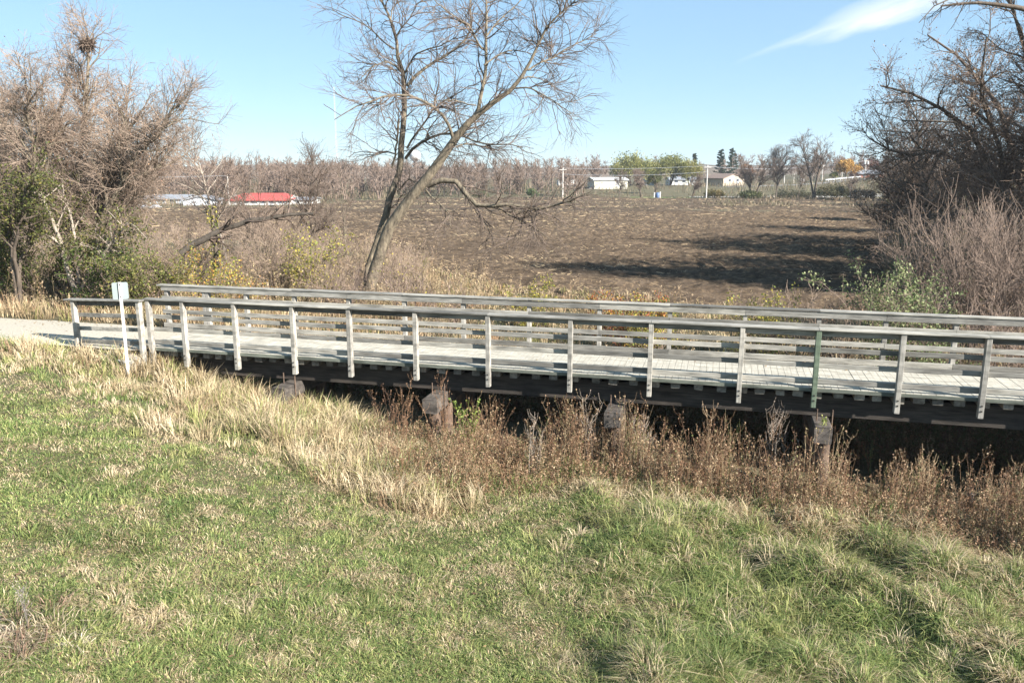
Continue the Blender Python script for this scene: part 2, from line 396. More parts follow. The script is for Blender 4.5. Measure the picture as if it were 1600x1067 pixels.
tag(mk('corn_stubble', V, np.arange(n * 4).reshape(-1, 4), None, M_STRAW, col=np.repeat(cols(n, [(.34, .25, .15), (.26, .185, .11), (.44, .34, .2)], [.4, .4, .2]), 4, 0)), 'pale dry corn stalks and leaves scattered over the ploughed field', 'crop residue', kind='stuff')

# path leading off the bridge to the left
m, nt, b = newmat('crushed_limestone')
f = tnoise(nt, 14, 8, .75); f2 = tnoise(nt, .8, 4, .6)
c = ramp(nt, f, [(.3, (.29, .262, .215)), (.7, (.46, .42, .345))]); c = mixc(nt, ramp(nt, f2, [(.45, (0, 0, 0)), (.7, (.6, .6, .6))]), c, (.4, .36, .28))
nt.links.new(c, b.inputs['Base Color']); b.inputs['Roughness'].default_value = .95; bump(nt, b, f, .02, .6); M_PATH = m
pu = np.linspace(-9.95, -46, 120); pv = np.linspace(-.1, 2.75, 12)
PU, PV = np.meshgrid(pu, pv); 
PVV = 1.3 + (PV - 1.3) * (1 + .06 * (fbm(PU, PV * 0, 1.1, 51) - .5) * 2) + .0016 * np.minimum(PU + 12, 0) ** 2
px_, py_ = to_world(PU, PVV)
PZ = np.maximum(hgt(px_, py_, False) + .035, -.06) + .012 * np.cos((PV - 1.3) / 1.4 * 1.5)
tag(mk('path', np.stack([px_, py_, PZ], -1).reshape(-1, 3), grid_quads(120, 12)[:, ::-1], None, M_PATH, smooth=True), kind='structure')

# ------------------------------------------------------------------ footbridge
W_RAIL = m_wood('weathered_rail', (.15, .143, .126), (.42, .40, .355), var=.5)
W_POST = m_wood('weathered_post', (.2, .188, .165), (.45, .42, .37), grain=(22, 22, 1.4), var=.25)
W_GREEN = m_wood('algae_green_post', (.1, .13, .09), (.19, .235, .165), grain=(22, 22, 1.4), var=.1)
W_DECK = m_wood('deck_plank', (.36, .335, .275), (.54, .505, .43), grain=(14, 1.2, 20), var=.1)
W_EDGE = m_wood('mossy_edge_board', (.07, .08, .065), (.2, .21, .175), var=.3)
W_TIE = m_wood('old_crosstie', (.10, .09, .075), (.30, .275, .235), grain=(10, 10, 10), var=.4)
W_CREO = m_wood('creosote_timber', (.022, .019, .016), (.075, .062, .052), var=.2)
W_CAP = m_wood('pile_cap_timber', (.05, .043, .038), (.16, .137, .117), grain=(9, 2, 9), var=.2)
W_PILE = m_wood('pile_timber', (.075, .052, .04), (.18, .125, .09), grain=(10, 10, 1), var=.2)
# deck planks get gaps from a brick pattern along the bridge
nt = W_DECK.node_tree; b = nt.nodes['Principled BSDF']
tc = nt.nodes.new('ShaderNodeTexCoord'); sp = nt.nodes.new('ShaderNodeSeparateXYZ'); nt.links.new(tc.outputs['Object'], sp.inputs[0])

U0, U1 = -10.15, 17.0
bridge = empty('footbridge', (O_BR[0], O_BR[1], 0), A_BR, label='long weathered grey timber footbridge with board railings on old trestle piles', cat='footbridge')
def loc_u(px, py, z, v):            # position along the bridge of a pixel on the plane at offset v
    r = ray(px, py)
    # intersect with the vertical plane of offset v
    n = EY; t = ((O_BR @ n) + v) / (r[:2] @ n); p = r * t
    return float(to_local(p[0], p[1])[0])
# planks: single boards with small gaps, one mesh = the deck surface
d = MB(); u_ = U0; k = 0
while u_ < U1:
    w = .138; o = rng.normal(0, .012)
    d.box(u_, u_ + w, .14 + o * .6, 2.385 + rng.normal(0, .006), -.062, rng.normal(0, .0022)); u_ += w + .007; k += 1
d.build('deck', W_DECK, bridge)
# railing boards
def rail_line(v0, v1, z0, z1, name, joints, jz=.006):
    for a, e in zip(joints[:-1], joints[1:]):
        dz = rng.normal(0, jz)
        mb = MB().box(a + .004, e - .004, v0, v1, z0 + dz, z1 + dz, b=.006); d2 = rng.normal(0, jz); mb.V[0][:, 2] += d2 * ((mb.V[0][:, 0] - a) / (e - a) - .5); mb.V[0][:, 1] += rng.normal(0, .002)
        mb.build(name, W_RAIL, bridge, .0012)
near_px = [289, 369, 459, 547, 650, 763, 891, 1016, 1157, 1275, 1406, 1538]
near_u = [loc_u(p, 520 + (p - 250) * .055, 0, .07) for p in near_px]
near_u = [-9.72] + near_u
while near_u[-1] < U1 - 1.5: near_u.append(near_u[-1] + 1.83)
far_px = [(325, 465), (385, 467), (460, 472), (545, 472), (632, 475), (724, 480), (827, 483), (937, 487), (1047, 491), (1164, 500), (1279, 507), (1383, 513), (1493, 516)]
far_u = [loc_u(p, q, 0, 2.45) for p, q in far_px]
far_u = [far_u[0] - 1.35] + far_u
while far_u[-1] < U1 - 1.5: far_u.append(far_u[-1] + 1.83)
def joints(us, off, u0, u1):
    return [u0] + [us[k] for k in range(2 + off, len(us) - 1, 2)] + [u1]
nu0, nu1 = near_u[0] - .06, U1
for k, (z0, z1) in enumerate([(.085, .197), (.435, .537), (.76, .866), (1.115, 1.255)]):
    rail_line(.141, .179, z0, z1, 'rail', joints(near_u, k % 2, nu0, nu1))
    f0, f1 = [(.06, .19), (.47, .585), (.87, .98), (1.12, 1.262)][k]
    rail_line(2.345, 2.383, f0, f1, 'rail', joints(far_u, (k + 1) % 2, far_u[0] - .12, nu1))
rail_line(-.02, .2, 1.258, 1.298, 'top_rail', joints(near_u, 0, nu0 - .05, nu1), .002)
rail_line(2.325, 2.545, 1.268, 1.308, 'top_rail', joints(far_u, 1, far_u[0] - .25, nu1), .002)
for i, u_ in enumerate(near_u):
    bot = -.42 + rng.normal(0, .015) if i > 0 else -.5
    mb = MB().box(u_ - .05, u_ + .05, 0, .139, bot, 1.256, b=.005)
    o = mb.build('railing_post', W_GREEN if i == 10 else W_POST, bridge, .002)
    if i == 10: o['label'] = 'railing post stained green with algae'
    for zz in (-.14, -.25):
        MB().box(u_ - .014, u_ + .014, -.012, -.0015, zz - .014, zz + .014).build('bolt', W_CREO, o)
for u_ in far_u:
    MB().box(u_ - .05, u_ + .05, 2.385, 2.522, -.42, 1.266, b=.005).build('railing_post', W_POST, bridge, .002)
MB().box(far_u[1] - .16, far_u[1] - .062, 2.385, 2.522, -.42, 1.266, b=.005).build('railing_post', W_POST, bridge, .002)
nb_ = [nu0] + near_u[1:] + [nu1]
for a, e in zip(near_u, near_u[1:] + [nu1 + .06]):
    MB().box(a + .054, e - .054, .104, .1385, -.085 + rng.normal(0, .004), -.012, b=.004).build('edge_board', W_EDGE, bridge, .0012)
# old crossties under the planks
tie_u = []
for a, e in zip(near_u[:-1], near_u[1:]):
    for t in (.05, .3, .55, .79): tie_u.append(a + (e - a) * t + rng.normal(0, .02))
for u_ in tie_u:
    w = .2 * rng.uniform(.85, 1.1); o = rng.normal(0, .03)
    MB().box(u_ - w / 2, u_ + w / 2, .19 + abs(o), 2.36 + o, -.235 + rng.normal(0, .008), -.064, b=.012).build('crosstie', W_TIE, bridge, .004)
# nailer strip under the plank ends
# stringers, caps, piles
for v0 in (.47, 1.55):
    MB().box(U0 - .3, U1, v0, v0 + .5, -.72, -.236, b=.015).build('stringer', W_CREO, bridge, .004)
caps = [(435, 600, -.70), (672, 621, -.72), (957, 645, -.72), (1287, 668, -.72)]
cap_u = [loc_u(p, q, 0, -.33) for p, q, z in caps]
cap_u += [cap_u[-1] + 5.0, cap_u[-1] + 9.6]; print('caps', cap_u)
for i, u_ in enumerate(cap_u):
    cp = MB().box(u_ - .18, u_ + .18, -.36, 2.9, -1.08, -.724, b=.02).build('pile_cap', W_CAP, bridge, .006)
    for v in (-.12, .75, 1.75, 2.65):
        P = np.array([[[u_ + .02, v, -4.0], [u_ + .03, v, -2.4], [u_ + .04, v + .0, -1.082]]]); V, Q = tubes(P, np.array([[.17, .155, .145]]), 14)
        mk('pile', V + rng.normal(0, .003, V.shape), Q, None, W_PILE, cp, smooth=True)
    for a_, z_ in ((.21, -1.1), (-.1, -.8)):
        V, Q = tubes(np.array([[[u_ + a_, .1, z_], [u_ + a_, .1, -.45]]]), np.full((1, 2), .016), 6); mk('drift_pin', V, Q, None, W_PILE, cp)

# approach fence at the left end
fence = empty('approach_fence', (0, 0, 0), label='short weathered board fence leading onto the left end of the footbridge', cat='fence')
fa = on_z(213, 469.5, 1.27)[:2]; fb_ = on_z(106, 467.5, 1.20)[:2]
dirf = (fb_ - fa) / np.linalg.norm(fb_ - fa); Lf = np.linalg.norm(fb_ - fa); perp = np.array([dirf[1], -dirf[0]]); perp = perp if perp[1] > 0 else -perp
def fbox(a, e, v0, v1, z0, z1, sink=.0):
    mb = MB().box(a, e, v0, v1, z0, z1, b=.005); V = mb.V[0]
    W = np.zeros_like(V); W[:, :2] = fa + V[:, :1] * dirf + V[:, 1:2] * perp; W[:, 2] = V[:, 2] - sink * V[:, 0] / Lf
    mb.V[0] = W; return mb
for z0, z1 in [(.06, .17), (.42, .52), (.775, .88), (1.09, 1.23)]:
    fbox(.0, Lf + .02, .141, .179, z0, z1, .07).build('rail', W_RAIL, fence, .002)
fbox(-.1, Lf + .13, -.03, .2, 1.233, 1.271, .07).build('top_rail', W_RAIL, fence, .002)
fbox(-.05, .05, 0, .139, -.55, 1.231).build('fence_post', W_POST, fence, .002)
fbox(Lf - .16, Lf - .06, 0, .139, -.5, 1.16).build('fence_post', W_POST, fence, .002)

# trail sign seen from behind
sb = on_y(199, 566, 19.9); sb[2] = float(hgt(sb[0], sb[1])); M_SIGN = m_plain('sign_back', (.24, .28, .275), .6, .06, 2, .3); M_SPOST = m_plain('sign_post_paint', (.46, .44, .42), .6, .22, 9)
sg = empty('trail_sign', (sb[0], sb[1], sb[2]), R(25), label='small square sign seen from behind on a white post beside the fence', cat='sign')
hs = on_y(187, 441, sb[1])[2] - sb[2]
s = MB(); s.box(-.034, .034, -.02, .02, -.3, hs)
s.build('post', M_SPOST, sg, .001)
def plate(w, h, t, z0, y0, r=.04):
    pts = []
    for cx_, cz_, a0 in ((w / 2 - r, h - r, 0), (-w / 2 + r, h - r, 90), (-w / 2 + r, r, 180), (w / 2 - r, r, 270)):
        for k in range(5):
            a = R(a0 + k * 22.5); pts.append((cx_ + r * math.cos(a), cz_ + r * math.sin(a)))
    n = len(pts); V = [(x, y0, z0 + z) for x, z in pts] + [(x, y0 + t, z0 + z) for x, z in pts] + [(0, y0, z0 + h / 2), (0, y0 + t, z0 + h / 2)]
    Q = [[i, (i + 1) % n, n + (i + 1) % n, n + i] for i in range(n)]; T = [[2 * n, i, (i + 1) % n] for i in range(n)] + [[2 * n + 1, n + (i + 1) % n, n + i] for i in range(n)]
    return V, Q, T
s = MB(); s.add(*plate(.36, .42, .004, hs - .43, .032)); s.build('sign_panel', M_SIGN, sg)
for zz in (hs - .06, hs - .36): MB().box(-.012, .012, -.036, -.0305, zz - .012, zz + .012).build('bolt', W_CREO, sg)

# concrete block of the old abutment
cb = gz(183, 588); M_CONC = m_plain('old_concrete', (.36, .34, .31), .95, .3, 4)
s = MB().box(-.45, .45, -.3, .3, -.6, .32, b=.07); o = s.build('concrete_block', M_CONC, None, .03); o.location = (cb[0] + .1, cb[1] + .1, cb[2] + .22); o.rotation_euler = (.05, .1, -.3)
tag(o, 'broken pale concrete block half buried in grass behind the sign post', 'concrete block')
# grey stump post in the weeds on the right
sp_ = gz(1512, 800)
t_ = tubes(np.array([[[0, 0, -.4], [.02, 0, .2], [.03, .02, .42]]]), np.array([[.11, .1, .07]]), 9)
o = mk('wooden_stump', t_[0] + rng.normal(0, .008, t_[0].shape), t_[1], None, W_POST, smooth=True); o.location = sp_; tag(o, 'short grey broken stump standing in brown weeds right of the last pile', 'stump')
# hollow log end
lg = gz(1150, 752)
o = empty('log', (lg[0], lg[1], lg[2] + .14), R(-75), label='short grey log lying in the weeds with its round end showing', cat='log')
t_ = tubes(np.array([[[-.5, 0, 0], [0, 0, .02], [.6, 0, .03]]]), np.array([[.15, .15, .14]]), 12); mk('bark', t_[0], t_[1], None, W_POST, o, smooth=True)
a_ = np.arange(12) * 2 * math.pi / 12
for xx in (-.5, .6): mk('cut_end', np.r_[[[xx, 0, 0.0 if xx < 0 else .03]], np.stack([np.full(12, xx), np.cos(a_) * .145, np.sin(a_) * .145 + (0 if xx < 0 else .03)], 1)], None, [[0, 1 + k, 1 + (k + 1) % 12] for k in range(12)], W_TIE, o)
# ------------------------------------------------------------------ grass and weeds
bd_px = [(0, 585), (120, 610), (220, 655), (330, 690), (430, 715), (500, 745), (580, 780), (680, 805), (780, 775), (900, 760), (1030, 780), (1120, 800), (1230, 840), (1330, 830), (1450, 850), (1600, 895)]
bd = np.array([gz(*p)[:2] for p in bd_px])
def mow_limit(x): return np.interp(x, bd[:, 0], bd[:, 1], left=bd[0, 1] + 1, right=bd[-1, 1] - .5)
thatch = [(50, 702, .45), (88, 703, .4), (200, 733, .55), (185, 740, .3), (288, 748, .45), (345, 768, .55), (370, 772, .4), (232, 785, .4), (330, 800, .5), (455, 812, .4), (480, 818, .3), (50, 858, .4), (35, 870, .3), (560, 868, .45), (195, 915, .2), (180, 952, .22), (130, 935, .25), (215, 998, .2), (640, 905, .25), (420, 985, .25), (560, 740, .5), (300, 690, .4), (130, 690, .35), (380, 745, .4), (740, 860, .3), (960, 880, .25)]
TH = np.array([[*gz(a, b_)[:2], r_] for a, b_, r_ in thatch])
def thatchy(x, y):
    o = np.zeros(len(x))
    wx = x + .35 * (fbm(x, y, .5, 71) - .5); wy = y + .25 * (fbm(x, y, .5, 75) - .5)
    for tx, ty, r_ in TH: o = np.maximum(o, 1 - np.hypot((wx - tx) / (r_ * .75), (wy - ty) / (r_ * .55)))
    return np.clip(o * 1.6, 0, 1)
def polar(n, r0, r1, a0=-50, a1=50):
    r = r0 * np.exp(rng.random(n) * math.log(r1 / r0)); a = np.radians(rng.uniform(a0, a1, n)); return r * np.sin(a), r * np.cos(a)
G1, G2, G3 = (.108, .155, .046), (.19, .232, .074), (.325, .33, .125)
S1, S2, S3 = (.41, .32, .19), (.53, .43, .285), (.27, .2, .115)

n = 760000
x, y = polar(n, 4.6, 32, -45, 45)
lu, lv = to_local(x, y); lim = mow_limit(x)
ok = (y < lim + rng.normal(0, .35, n)) & (lv < -.3)
x, y, lim = x[ok], y[ok], lim[ok]; n = len(x); r = np.hypot(x, y)
z = hgt(x, y) - .01
th = thatchy(x, y) * rng.uniform(.3, 1.2, len(x))
tall = sstep(.3, 2.2, x + 1.2 * (fbm(x, y, 2.2, 61) - .5)) * sstep(7.0, 9.5, y + .25 * x)      # longer lush grass towards the ditch
clump = fbm(x, y, .7, 41, 2); big = fbm(x, y, 2.6, 45, 3)
dry = np.clip(.27 + 1.9 * (fbm(x, y, .42, 81, 3) - .5) + .45 * (big - .5) + .9 * sstep(1.2, 0, lim - y) + .12 * sstep(-2, -6, -x) , .06, .95)
dry = np.where(th > .3, .95, dry)
isdry = rng.random(n) < dry
h = rng.uniform(.06, .14, n) * (.35 + 1.5 * clump ** 1.3) * (1 + 1.5 * tall) * (1 - .55 * th)
lean = rng.uniform(.4, 1.7, n) * (1 + .3 * th)
az = np.where(rng.random(n) < .6, 12.6 * vnoise(x, y, .38, 91), rng.uniform(0, 6.28, n))
w = (.0038 + .00066 * r) * rng.uniform(.7, 1.35, n) * (1 + .1 * tall)
colr = np.where(isdry[:, None], cols(n, [S1, S2, S3], [.42, .36, .22]), cols(n, [G1, G2, G3], [.34, .4, .26]) * (.72 + .6 * vnoise(x, y, 1.1, 95))[:, None])
V, Q, T = blades(x, y, z, h, w, lean, az, rng.uniform(0, 6.28, n))
tag(mk('grass', V, Q, T, M_GRASS, col=np.repeat(colr, 5, 0)), 'patchy mown green grass with straw coloured thatch on the bank', 'grass', kind='stuff')

# flat dead thatch and clover-like leaves under the standing blades
n = 520000
x, y = polar(n, 4.6, 32, -42, 42); lim = mow_limit(x); lu, lv = to_local(x, y)
ok = (y < lim + .6) & (lv < -.3); x, y = x[ok], y[ok]; n = len(x); r = np.hypot(x, y)
V, Q, T = blades(x, y, hgt(x, y), rng.uniform(.015, .05, n), (.005 + .0007 * r) * rng.uniform(.7, 1.5, n), rng.uniform(1.2, 3.2, n), rng.uniform(0, 6.28, n), rng.uniform(0, 6.28, n))
pd = np.clip(.32 + 1.2 * (fbm(x, y, .5, 201, 2) - .5), .1, .8); dr = rng.random(n) < pd
tag(mk('thatch', V, Q, T, M_GRASS, col=np.repeat(np.where(dr[:, None], cols(n, [S3, (.34, .27, .15), (.2, .15, .09)]), cols(n, [G1, G2, (.11, .16, .05)])), 5, 0)), 'short matted thatch and low leaves between the grass blades', 'grass', kind='stuff')

# coarse tufts: long arching blades from common roots
def tufts(nt_, sx, sy, hh, spread, nb, pal, pw, wbase, lean0=.5, mat=M_GRASS):
    k = np.repeat(np.arange(nt_), nb); m_ = len(k)
    x = sx[k] + rng.normal(0, 1, m_) * spread[k]; y = sy[k] + rng.normal(0, 1, m_) * spread[k]
    z = hgt(x, y) - .02; r = np.hypot(x, y)
    az = np.arctan2(y - sy[k], x - sx[k]) + rng.normal(0, .8, m_)
    h = hh[k] * rng.uniform(.5, 1.15, m_)
    V, Q, T = blades(x, y, z, h, (wbase + .00055 * r) * rng.uniform(.7, 1.3, m_), lean0 * rng.uniform(.2, 1.9, m_), az, rng.uniform(0, 6.28, m_))
    tc_ = cols(nt_, pal, pw, .15)[k] * rng.uniform(.75, 1.25, (m_, 1))
    return V, Q, T, np.repeat(tc_, 5, 0)
n = 6400
x, y = polar(n, 5, 24); lim = mow_limit(x)
pr = .32 + .6 * sstep(.3, 2.2, x) * sstep(6.5, 9, y + .2 * x)
ok = (y < lim) & (rng.random(n) < pr); x, y = x[ok], y[ok]; n = len(x)
V, Q, T, C_ = tufts(n, x, y, rng.uniform(.12, .4, n) * (.6 + .75 * sstep(-.5, 3, x)) * (.35 + 1.3 * fbm(x, y, .9, 211, 2)), rng.uniform(.04, .11, n), 42, [G1, G2, G3, (.2, .2, .08), S2], [.22, .28, .24, .16, .1], .004, .75)
tag(mk('long_grass', V, Q, T, M_GRASS, col=C_), 'long arching green grass tufts toward the ditch', 'grass', kind='stuff')

# tall tan grass on the upper bank, in front of the left half of the bridge
n = 17000
x, y = polar(n, 9, 30, -50, 20); lu, lv = to_local(x, y); lim = mow_limit(x)
den = sstep(-.5, .4, y - lim) * sstep(.9, .1, lv) * sstep(.2, -2.6, x + 1.8 * (fbm(x, y, 1.5, 101) - .5)) * sstep(.3, .52, fbm(x, y, .9, 107) + .12 * (lv > -1.2))
den *= np.where(lu < -9.9, sstep(-.25, -.5, lv), 1)
ok = rng.random(n) < den * (.35 + .75 * fbm(x, y, 1.0, 105)); x, y = x[ok], y[ok]; n = len(x)
lu, lv = to_local(x, y)
hh = rng.uniform(.4, .85, n) * (.5 + .9 * fbm(x, y, 1.3, 111)) * np.where(x < -8.5, np.where(lv > -1.1, .95, .6), 1.0) * (.85 + .45 * np.exp(-((x + 6.2) / 2.2) ** 2 - ((lv + 1.2) / 1.6) ** 2))
V, Q, T, C_ = tufts(n, x, y, hh, rng.uniform(.05, .14, n), 40, [S1, S2, S3, (.5, .41, .25), G3, (.3, .2, .12), G2], [.23, .26, .1, .14, .12, .07, .08], .0034, .55, M_STRAW)
tag(mk('dry_grass', V, Q, T, M_STRAW, col=C_), 'tall tan dry grass on the bank below the left end of the bridge', 'dry grass', kind='stuff')
# green shoots between it
n = 5200
x, y = polar(n, 9, 26, -46, 30); lu, lv = to_local(x, y)
ok = (y > mow_limit(x) - .3) & (lv < 0) & (lv > -4); x, y = x[ok], y[ok]; n = len(x)
V, Q, T, C_ = tufts(n, x, y, rng.uniform(.15, .35, n), rng.uniform(.05, .12, n), 26, [G1, G2, G3], None, .004, .7)
tag(mk('green_shoots', V, Q, T, M_GRASS, col=C_), 'green grass shoots between the dry stalks below the bridge', 'grass', kind='stuff')

# brown weeds: stalks with side shoots, withered leaves and seed heads
def weeds(x, y, z, hh, pal, pw, nl=22, lsize=.035, stem_c=None, rad=.0035, br=5, spreadk=.22):
    n = len(x); K = 5; t = np.linspace(0, 1, K)
    ln = rng.normal(0, .13, (n, 2))
    P = np.zeros((n, K, 3)); P[:, :, 0] = x[:, None] + ln[:, :1] * hh[:, None] * t ** 1.6 + rng.normal(0, .008, (n, K)); P[:, :, 1] = y[:, None] + ln[:, 1:] * hh[:, None] * t ** 1.6; P[:, :, 2] = z[:, None] - .03 + hh[:, None] * t
    rr = np.sqrt(np.hypot(x, y) / 14)[:, None] * rad * (1.15 - .75 * t)[None]
    sc1 = cols(n, pal if stem_c is None else stem_c, pw if stem_c is None else None, .2)
    V1, Q1 = tubes(P, rr, 3); c1 = np.repeat(sc1 * .9, K * 3, 0)
    nb = n * br; pi_ = rng.integers(0, n, nb); tt = rng.uniform(.35, .98, nb); f = tt * (K - 1); i = np.minimum(f.astype(int), K - 2); fr = (f - i)[:, None]
    st = P[pi_, i] * (1 - fr) + P[pi_, i + 1] * fr
    a = rng.uniform(0, 6.28, nb); L_ = hh[pi_] * rng.uniform(.1, .28, nb) * (1.2 - tt * .6)
    B = np.zeros((nb, 3, 3)); B[:, 0] = st; dirh = np.stack([np.cos(a), np.sin(a), np.zeros(nb)], 1)
    B[:, 1] = st + dirh * (L_ * .45)[:, None] + np.array([0, 0, 1.]) * (L_ * .4)[:, None]; B[:, 2] = st + dirh * (L_ * .6)[:, None] + np.array([0, 0, 1.]) * (L_ * .95)[:, None]
    V2, Q2 = tubes(B, rr[pi_, 3][:, None] * np.array([[.8, .65, .45]]), 3); c2 = np.repeat(sc1[pi_], 9, 0)
    nlf = n * nl; use = rng.random(nlf) < .5; pi2 = rng.integers(0, n, nlf); bi = rng.integers(0, nb, nlf)
    t2 = rng.uniform(.12, 1, nlf); f = t2 * (K - 1); i = np.minimum(f.astype(int), K - 2); fr = (f - i)[:, None]
    c_st = P[pi2, i] * (1 - fr) + P[pi2, i + 1] * fr + rng.normal(0, .02, (nlf, 3)); tb = rng.uniform(.4, 1.05, nlf)[:, None]; c_b = B[bi, 1] * (1 - tb) + B[bi, 2] * tb
    C_ = np.where(use[:, None], c_b, c_st); own = np.where(use, pi_[bi], pi2)
    sz = lsize * np.sqrt(np.hypot(C_[:, 0], C_[:, 1]) / 14)
    V3, Q3 = leaf_quads(C_, sz); c3 = np.repeat((.55 * cols(n, pal, pw, .2)[own] + .45 * cols(nlf, pal, pw, .3)), 4, 0)
    V, Q = joinVQ([(V1, Q1), (V2, Q2), (V3, Q3)]); return V, Q, np.concatenate([c1, c2, c3])
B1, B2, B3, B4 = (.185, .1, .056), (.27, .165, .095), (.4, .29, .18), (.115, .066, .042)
n = 23000
lu = rng.uniform(-8, 17, n); lv = rng.uniform(-5.5, 1.2, n); x, y = to_world(lu, lv); lim = mow_limit(x)
den = sstep(-.45, .5, y - lim) * sstep(.9, .1, lv) * sstep(-3.6, -1.4, x + 1.6 * (fbm(x, y, 1.2, 121) - .5))
ok = rng.random(n) < den * (.4 + .7 * fbm(x, y, .9, 125)); x, y = x[ok], y[ok]; n = len(x)
lu, lv = to_local(x, y)
edge = sstep(0, 1.1, y - mow_limit(x))
hh = rng.uniform(.5, 1.35, n) * (.5 + 1.0 * fbm(x, y, .8, 131)) * (.3 + .7 * edge) * (1 - .25 * sstep(-.4, .6, lv))
clm = sstep(.44, .6, fbm(x, y, .7, 137, 2)); hh = np.minimum(hh, 1.5) * (.42 + .72 * clm)
V, Q, C_ = weeds(x, y, hgt(x, y), hh, [B1, B2, B3, B4, (.13, .15, .05), S1], [.3, .27, .14, .1, .09, .12], 24, .036)
tag(mk('brown_weeds', V, Q, None, M_STRAW, col=C_), 'dense withered brown weeds growing along the foot of the trestle', 'weeds', kind='stuff')
# thin tangle at the foot of the weeds
n = 60000
lu = rng.uniform(-8, 17, n); lv = rng.uniform(-6, 1., n); x, y = to_world(lu, lv)
ok = (rng.random(n) < sstep(-.6, .2, y - mow_limit(x)) * sstep(.6, -.2, lv) * sstep(-4, -1.5, x)); x, y = x[ok], y[ok]; n = len(x)
V, Q, T = blades(x, y, hgt(x, y), rng.uniform(.1, .4, n), rng.uniform(.006, .014, n), rng.uniform(.4, 1.8, n), rng.uniform(0, 6.28, n), rng.uniform(0, 6.28, n))
tag(mk('weed_litter', V, Q, T, M_STRAW, col=np.repeat(cols(n, [B1, B2, B3, S1, G2], [.3, .27, .13, .2, .1]), 5, 0)), 'fallen brown stems and leaves matted between the weeds', 'weeds', kind='stuff')

# dark brush in the shade under and behind the bridge
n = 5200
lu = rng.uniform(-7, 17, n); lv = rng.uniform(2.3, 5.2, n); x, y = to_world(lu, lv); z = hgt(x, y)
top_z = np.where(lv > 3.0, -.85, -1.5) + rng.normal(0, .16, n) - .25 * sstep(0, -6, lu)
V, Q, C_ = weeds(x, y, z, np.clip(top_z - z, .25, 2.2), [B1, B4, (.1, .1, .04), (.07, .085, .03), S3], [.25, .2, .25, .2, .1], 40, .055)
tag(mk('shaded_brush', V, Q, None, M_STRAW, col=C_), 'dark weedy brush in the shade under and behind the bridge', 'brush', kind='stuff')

# single tall weeds that stand out against the dark under the bridge
def weed_thing(px, py_base, py_top, name, label, cat, pal, pw, ns, lsize=.03, nl=40, spread=.16, rad=.006, br=9, group=None, y_off=0.):
    g = gz(px, py_base); yy = g[1] + y_off; xx = g[0] * yy / g[1]; zz = float(hgt(xx, yy))
    top = on_y(px, py_top, yy)[2]; H = max(.3, top - zz)
    x = xx + rng.normal(0, spread, ns); y = yy + rng.normal(0, spread, ns)
    V, Q, C_ = weeds(x, y, np.full(ns, zz), H * rng.uniform(.55, 1.02, ns), pal, pw, nl, lsize, rad=rad, br=br)
    V = V - np.array([xx, yy, zz]); o = mk(name, V, Q, None, M_STRAW, col=C_); o.location = (xx, yy, zz)
    return tag(o, label, cat, group)
GREY = [(.33, .27, .215), (.42, .35, .28), (.25, .19, .15)]
gp = 'tall weed stalks standing in front of the bridge'
weed_thing(832, 745, 640, 'dead_weed', 'pale grey forked weed stalks left of the third pile cap, lowest and most slanted', 'weed', GREY, None, 7, .022, 50, .08, group=gp)
weed_thing(921, 730, 612, 'dead_weed', 'pale seeded weed clump standing just left of the third pile cap', 'weed', GREY, None, 9, .026, 60, .1, group=gp)
weed_thing(1003, 735, 640, 'dead_weed', 'pale branching weed clump standing just right of the third pile cap', 'weed', GREY, None, 9, .026, 50, .1, group=gp)
weed_thing(1104, 770, 632, 'dead_weed', 'tall reddish brown weed clump midway between the third and fourth pile caps', 'weed', [B1, B2, B3], None, 14, .03, 50, .16, group=gp)
weed_thing(1205, 765, 628, 'dead_weed', 'grey brown weed stalks just left of the fourth pile cap', 'weed', GREY + [B2], None, 12, .026, 45, .18, group=gp)
weed_thing(620, 705, 583, 'dead_weed', 'rust brown bushy weed clump left of the second pile cap', 'weed', [B1, B2, B4], None, 14, .032, 60, .16, group=gp)
weed_thing(694, 715, 590, 'dead_weed', 'narrow brown weed spire against the right side of the second pile cap', 'weed', [B1, B2], None, 7, .03, 50, .07, group=gp)
weed_thing(783, 735, 640, 'dead_weed', 'brown weed spires midway between the second and third pile caps', 'weed', [B1, B2, B4], None, 10, .03, 45, .14, group=gp)
weed_thing(1436, 790, 690, 'dead_weed', 'brown weed clump with tan seed heads midway between the fourth pile cap and the stump', 'weed', [B1, B3, S1], None, 11, .034, 40, .16, group=gp)
weed_thing(1570, 810, 718, 'dead_weed', 'brown weed clump right of the grey stump', 'weed', [B1, B2, S3], None, 14, .03, 45, .22, group=gp)
weed_thing(1358, 745, 676, 'leafy_weed', 'slender green and red leafy stem right of the fourth pile cap', 'weed', [(.14, .18, .06), (.3, .14, .07), (.2, .2, .08)], None, 3, .045, 40, .03)
weed_thing(735, 715, 610, 'leafy_weed', 'fresh green leafy plant right of the second pile cap', 'weed', [(.14, .2, .04), (.22, .25, .06), (.1, .14, .03)], None, 9, .06, 50, .14)
weed_thing(1000, 715, 662, 'leafy_weed', 'yellow green leafy plant at the right foot of the third pile cap', 'weed', [(.2, .22, .06), (.16, .18, .05)], None, 6, .05, 40, .12)
weed_thing(258, 590, 543, 'red_leaf_bush', 'small orange red leafed bush under the left end of the bridge', 'bush', [(.3, .09, .03), (.34, .16, .05), (.2, .06, .03), (.14, .13, .04)], None, 10, .05, 34, .16, y_off=-.2)
weed_thing(48, 985, 888, 'dead_weed', 'grey withered flower stalk standing in the grass at the lower left corner', 'weed', [(.34, .3, .27), (.26, .22, .2)], None, 3, .018, 60, .035, .004)
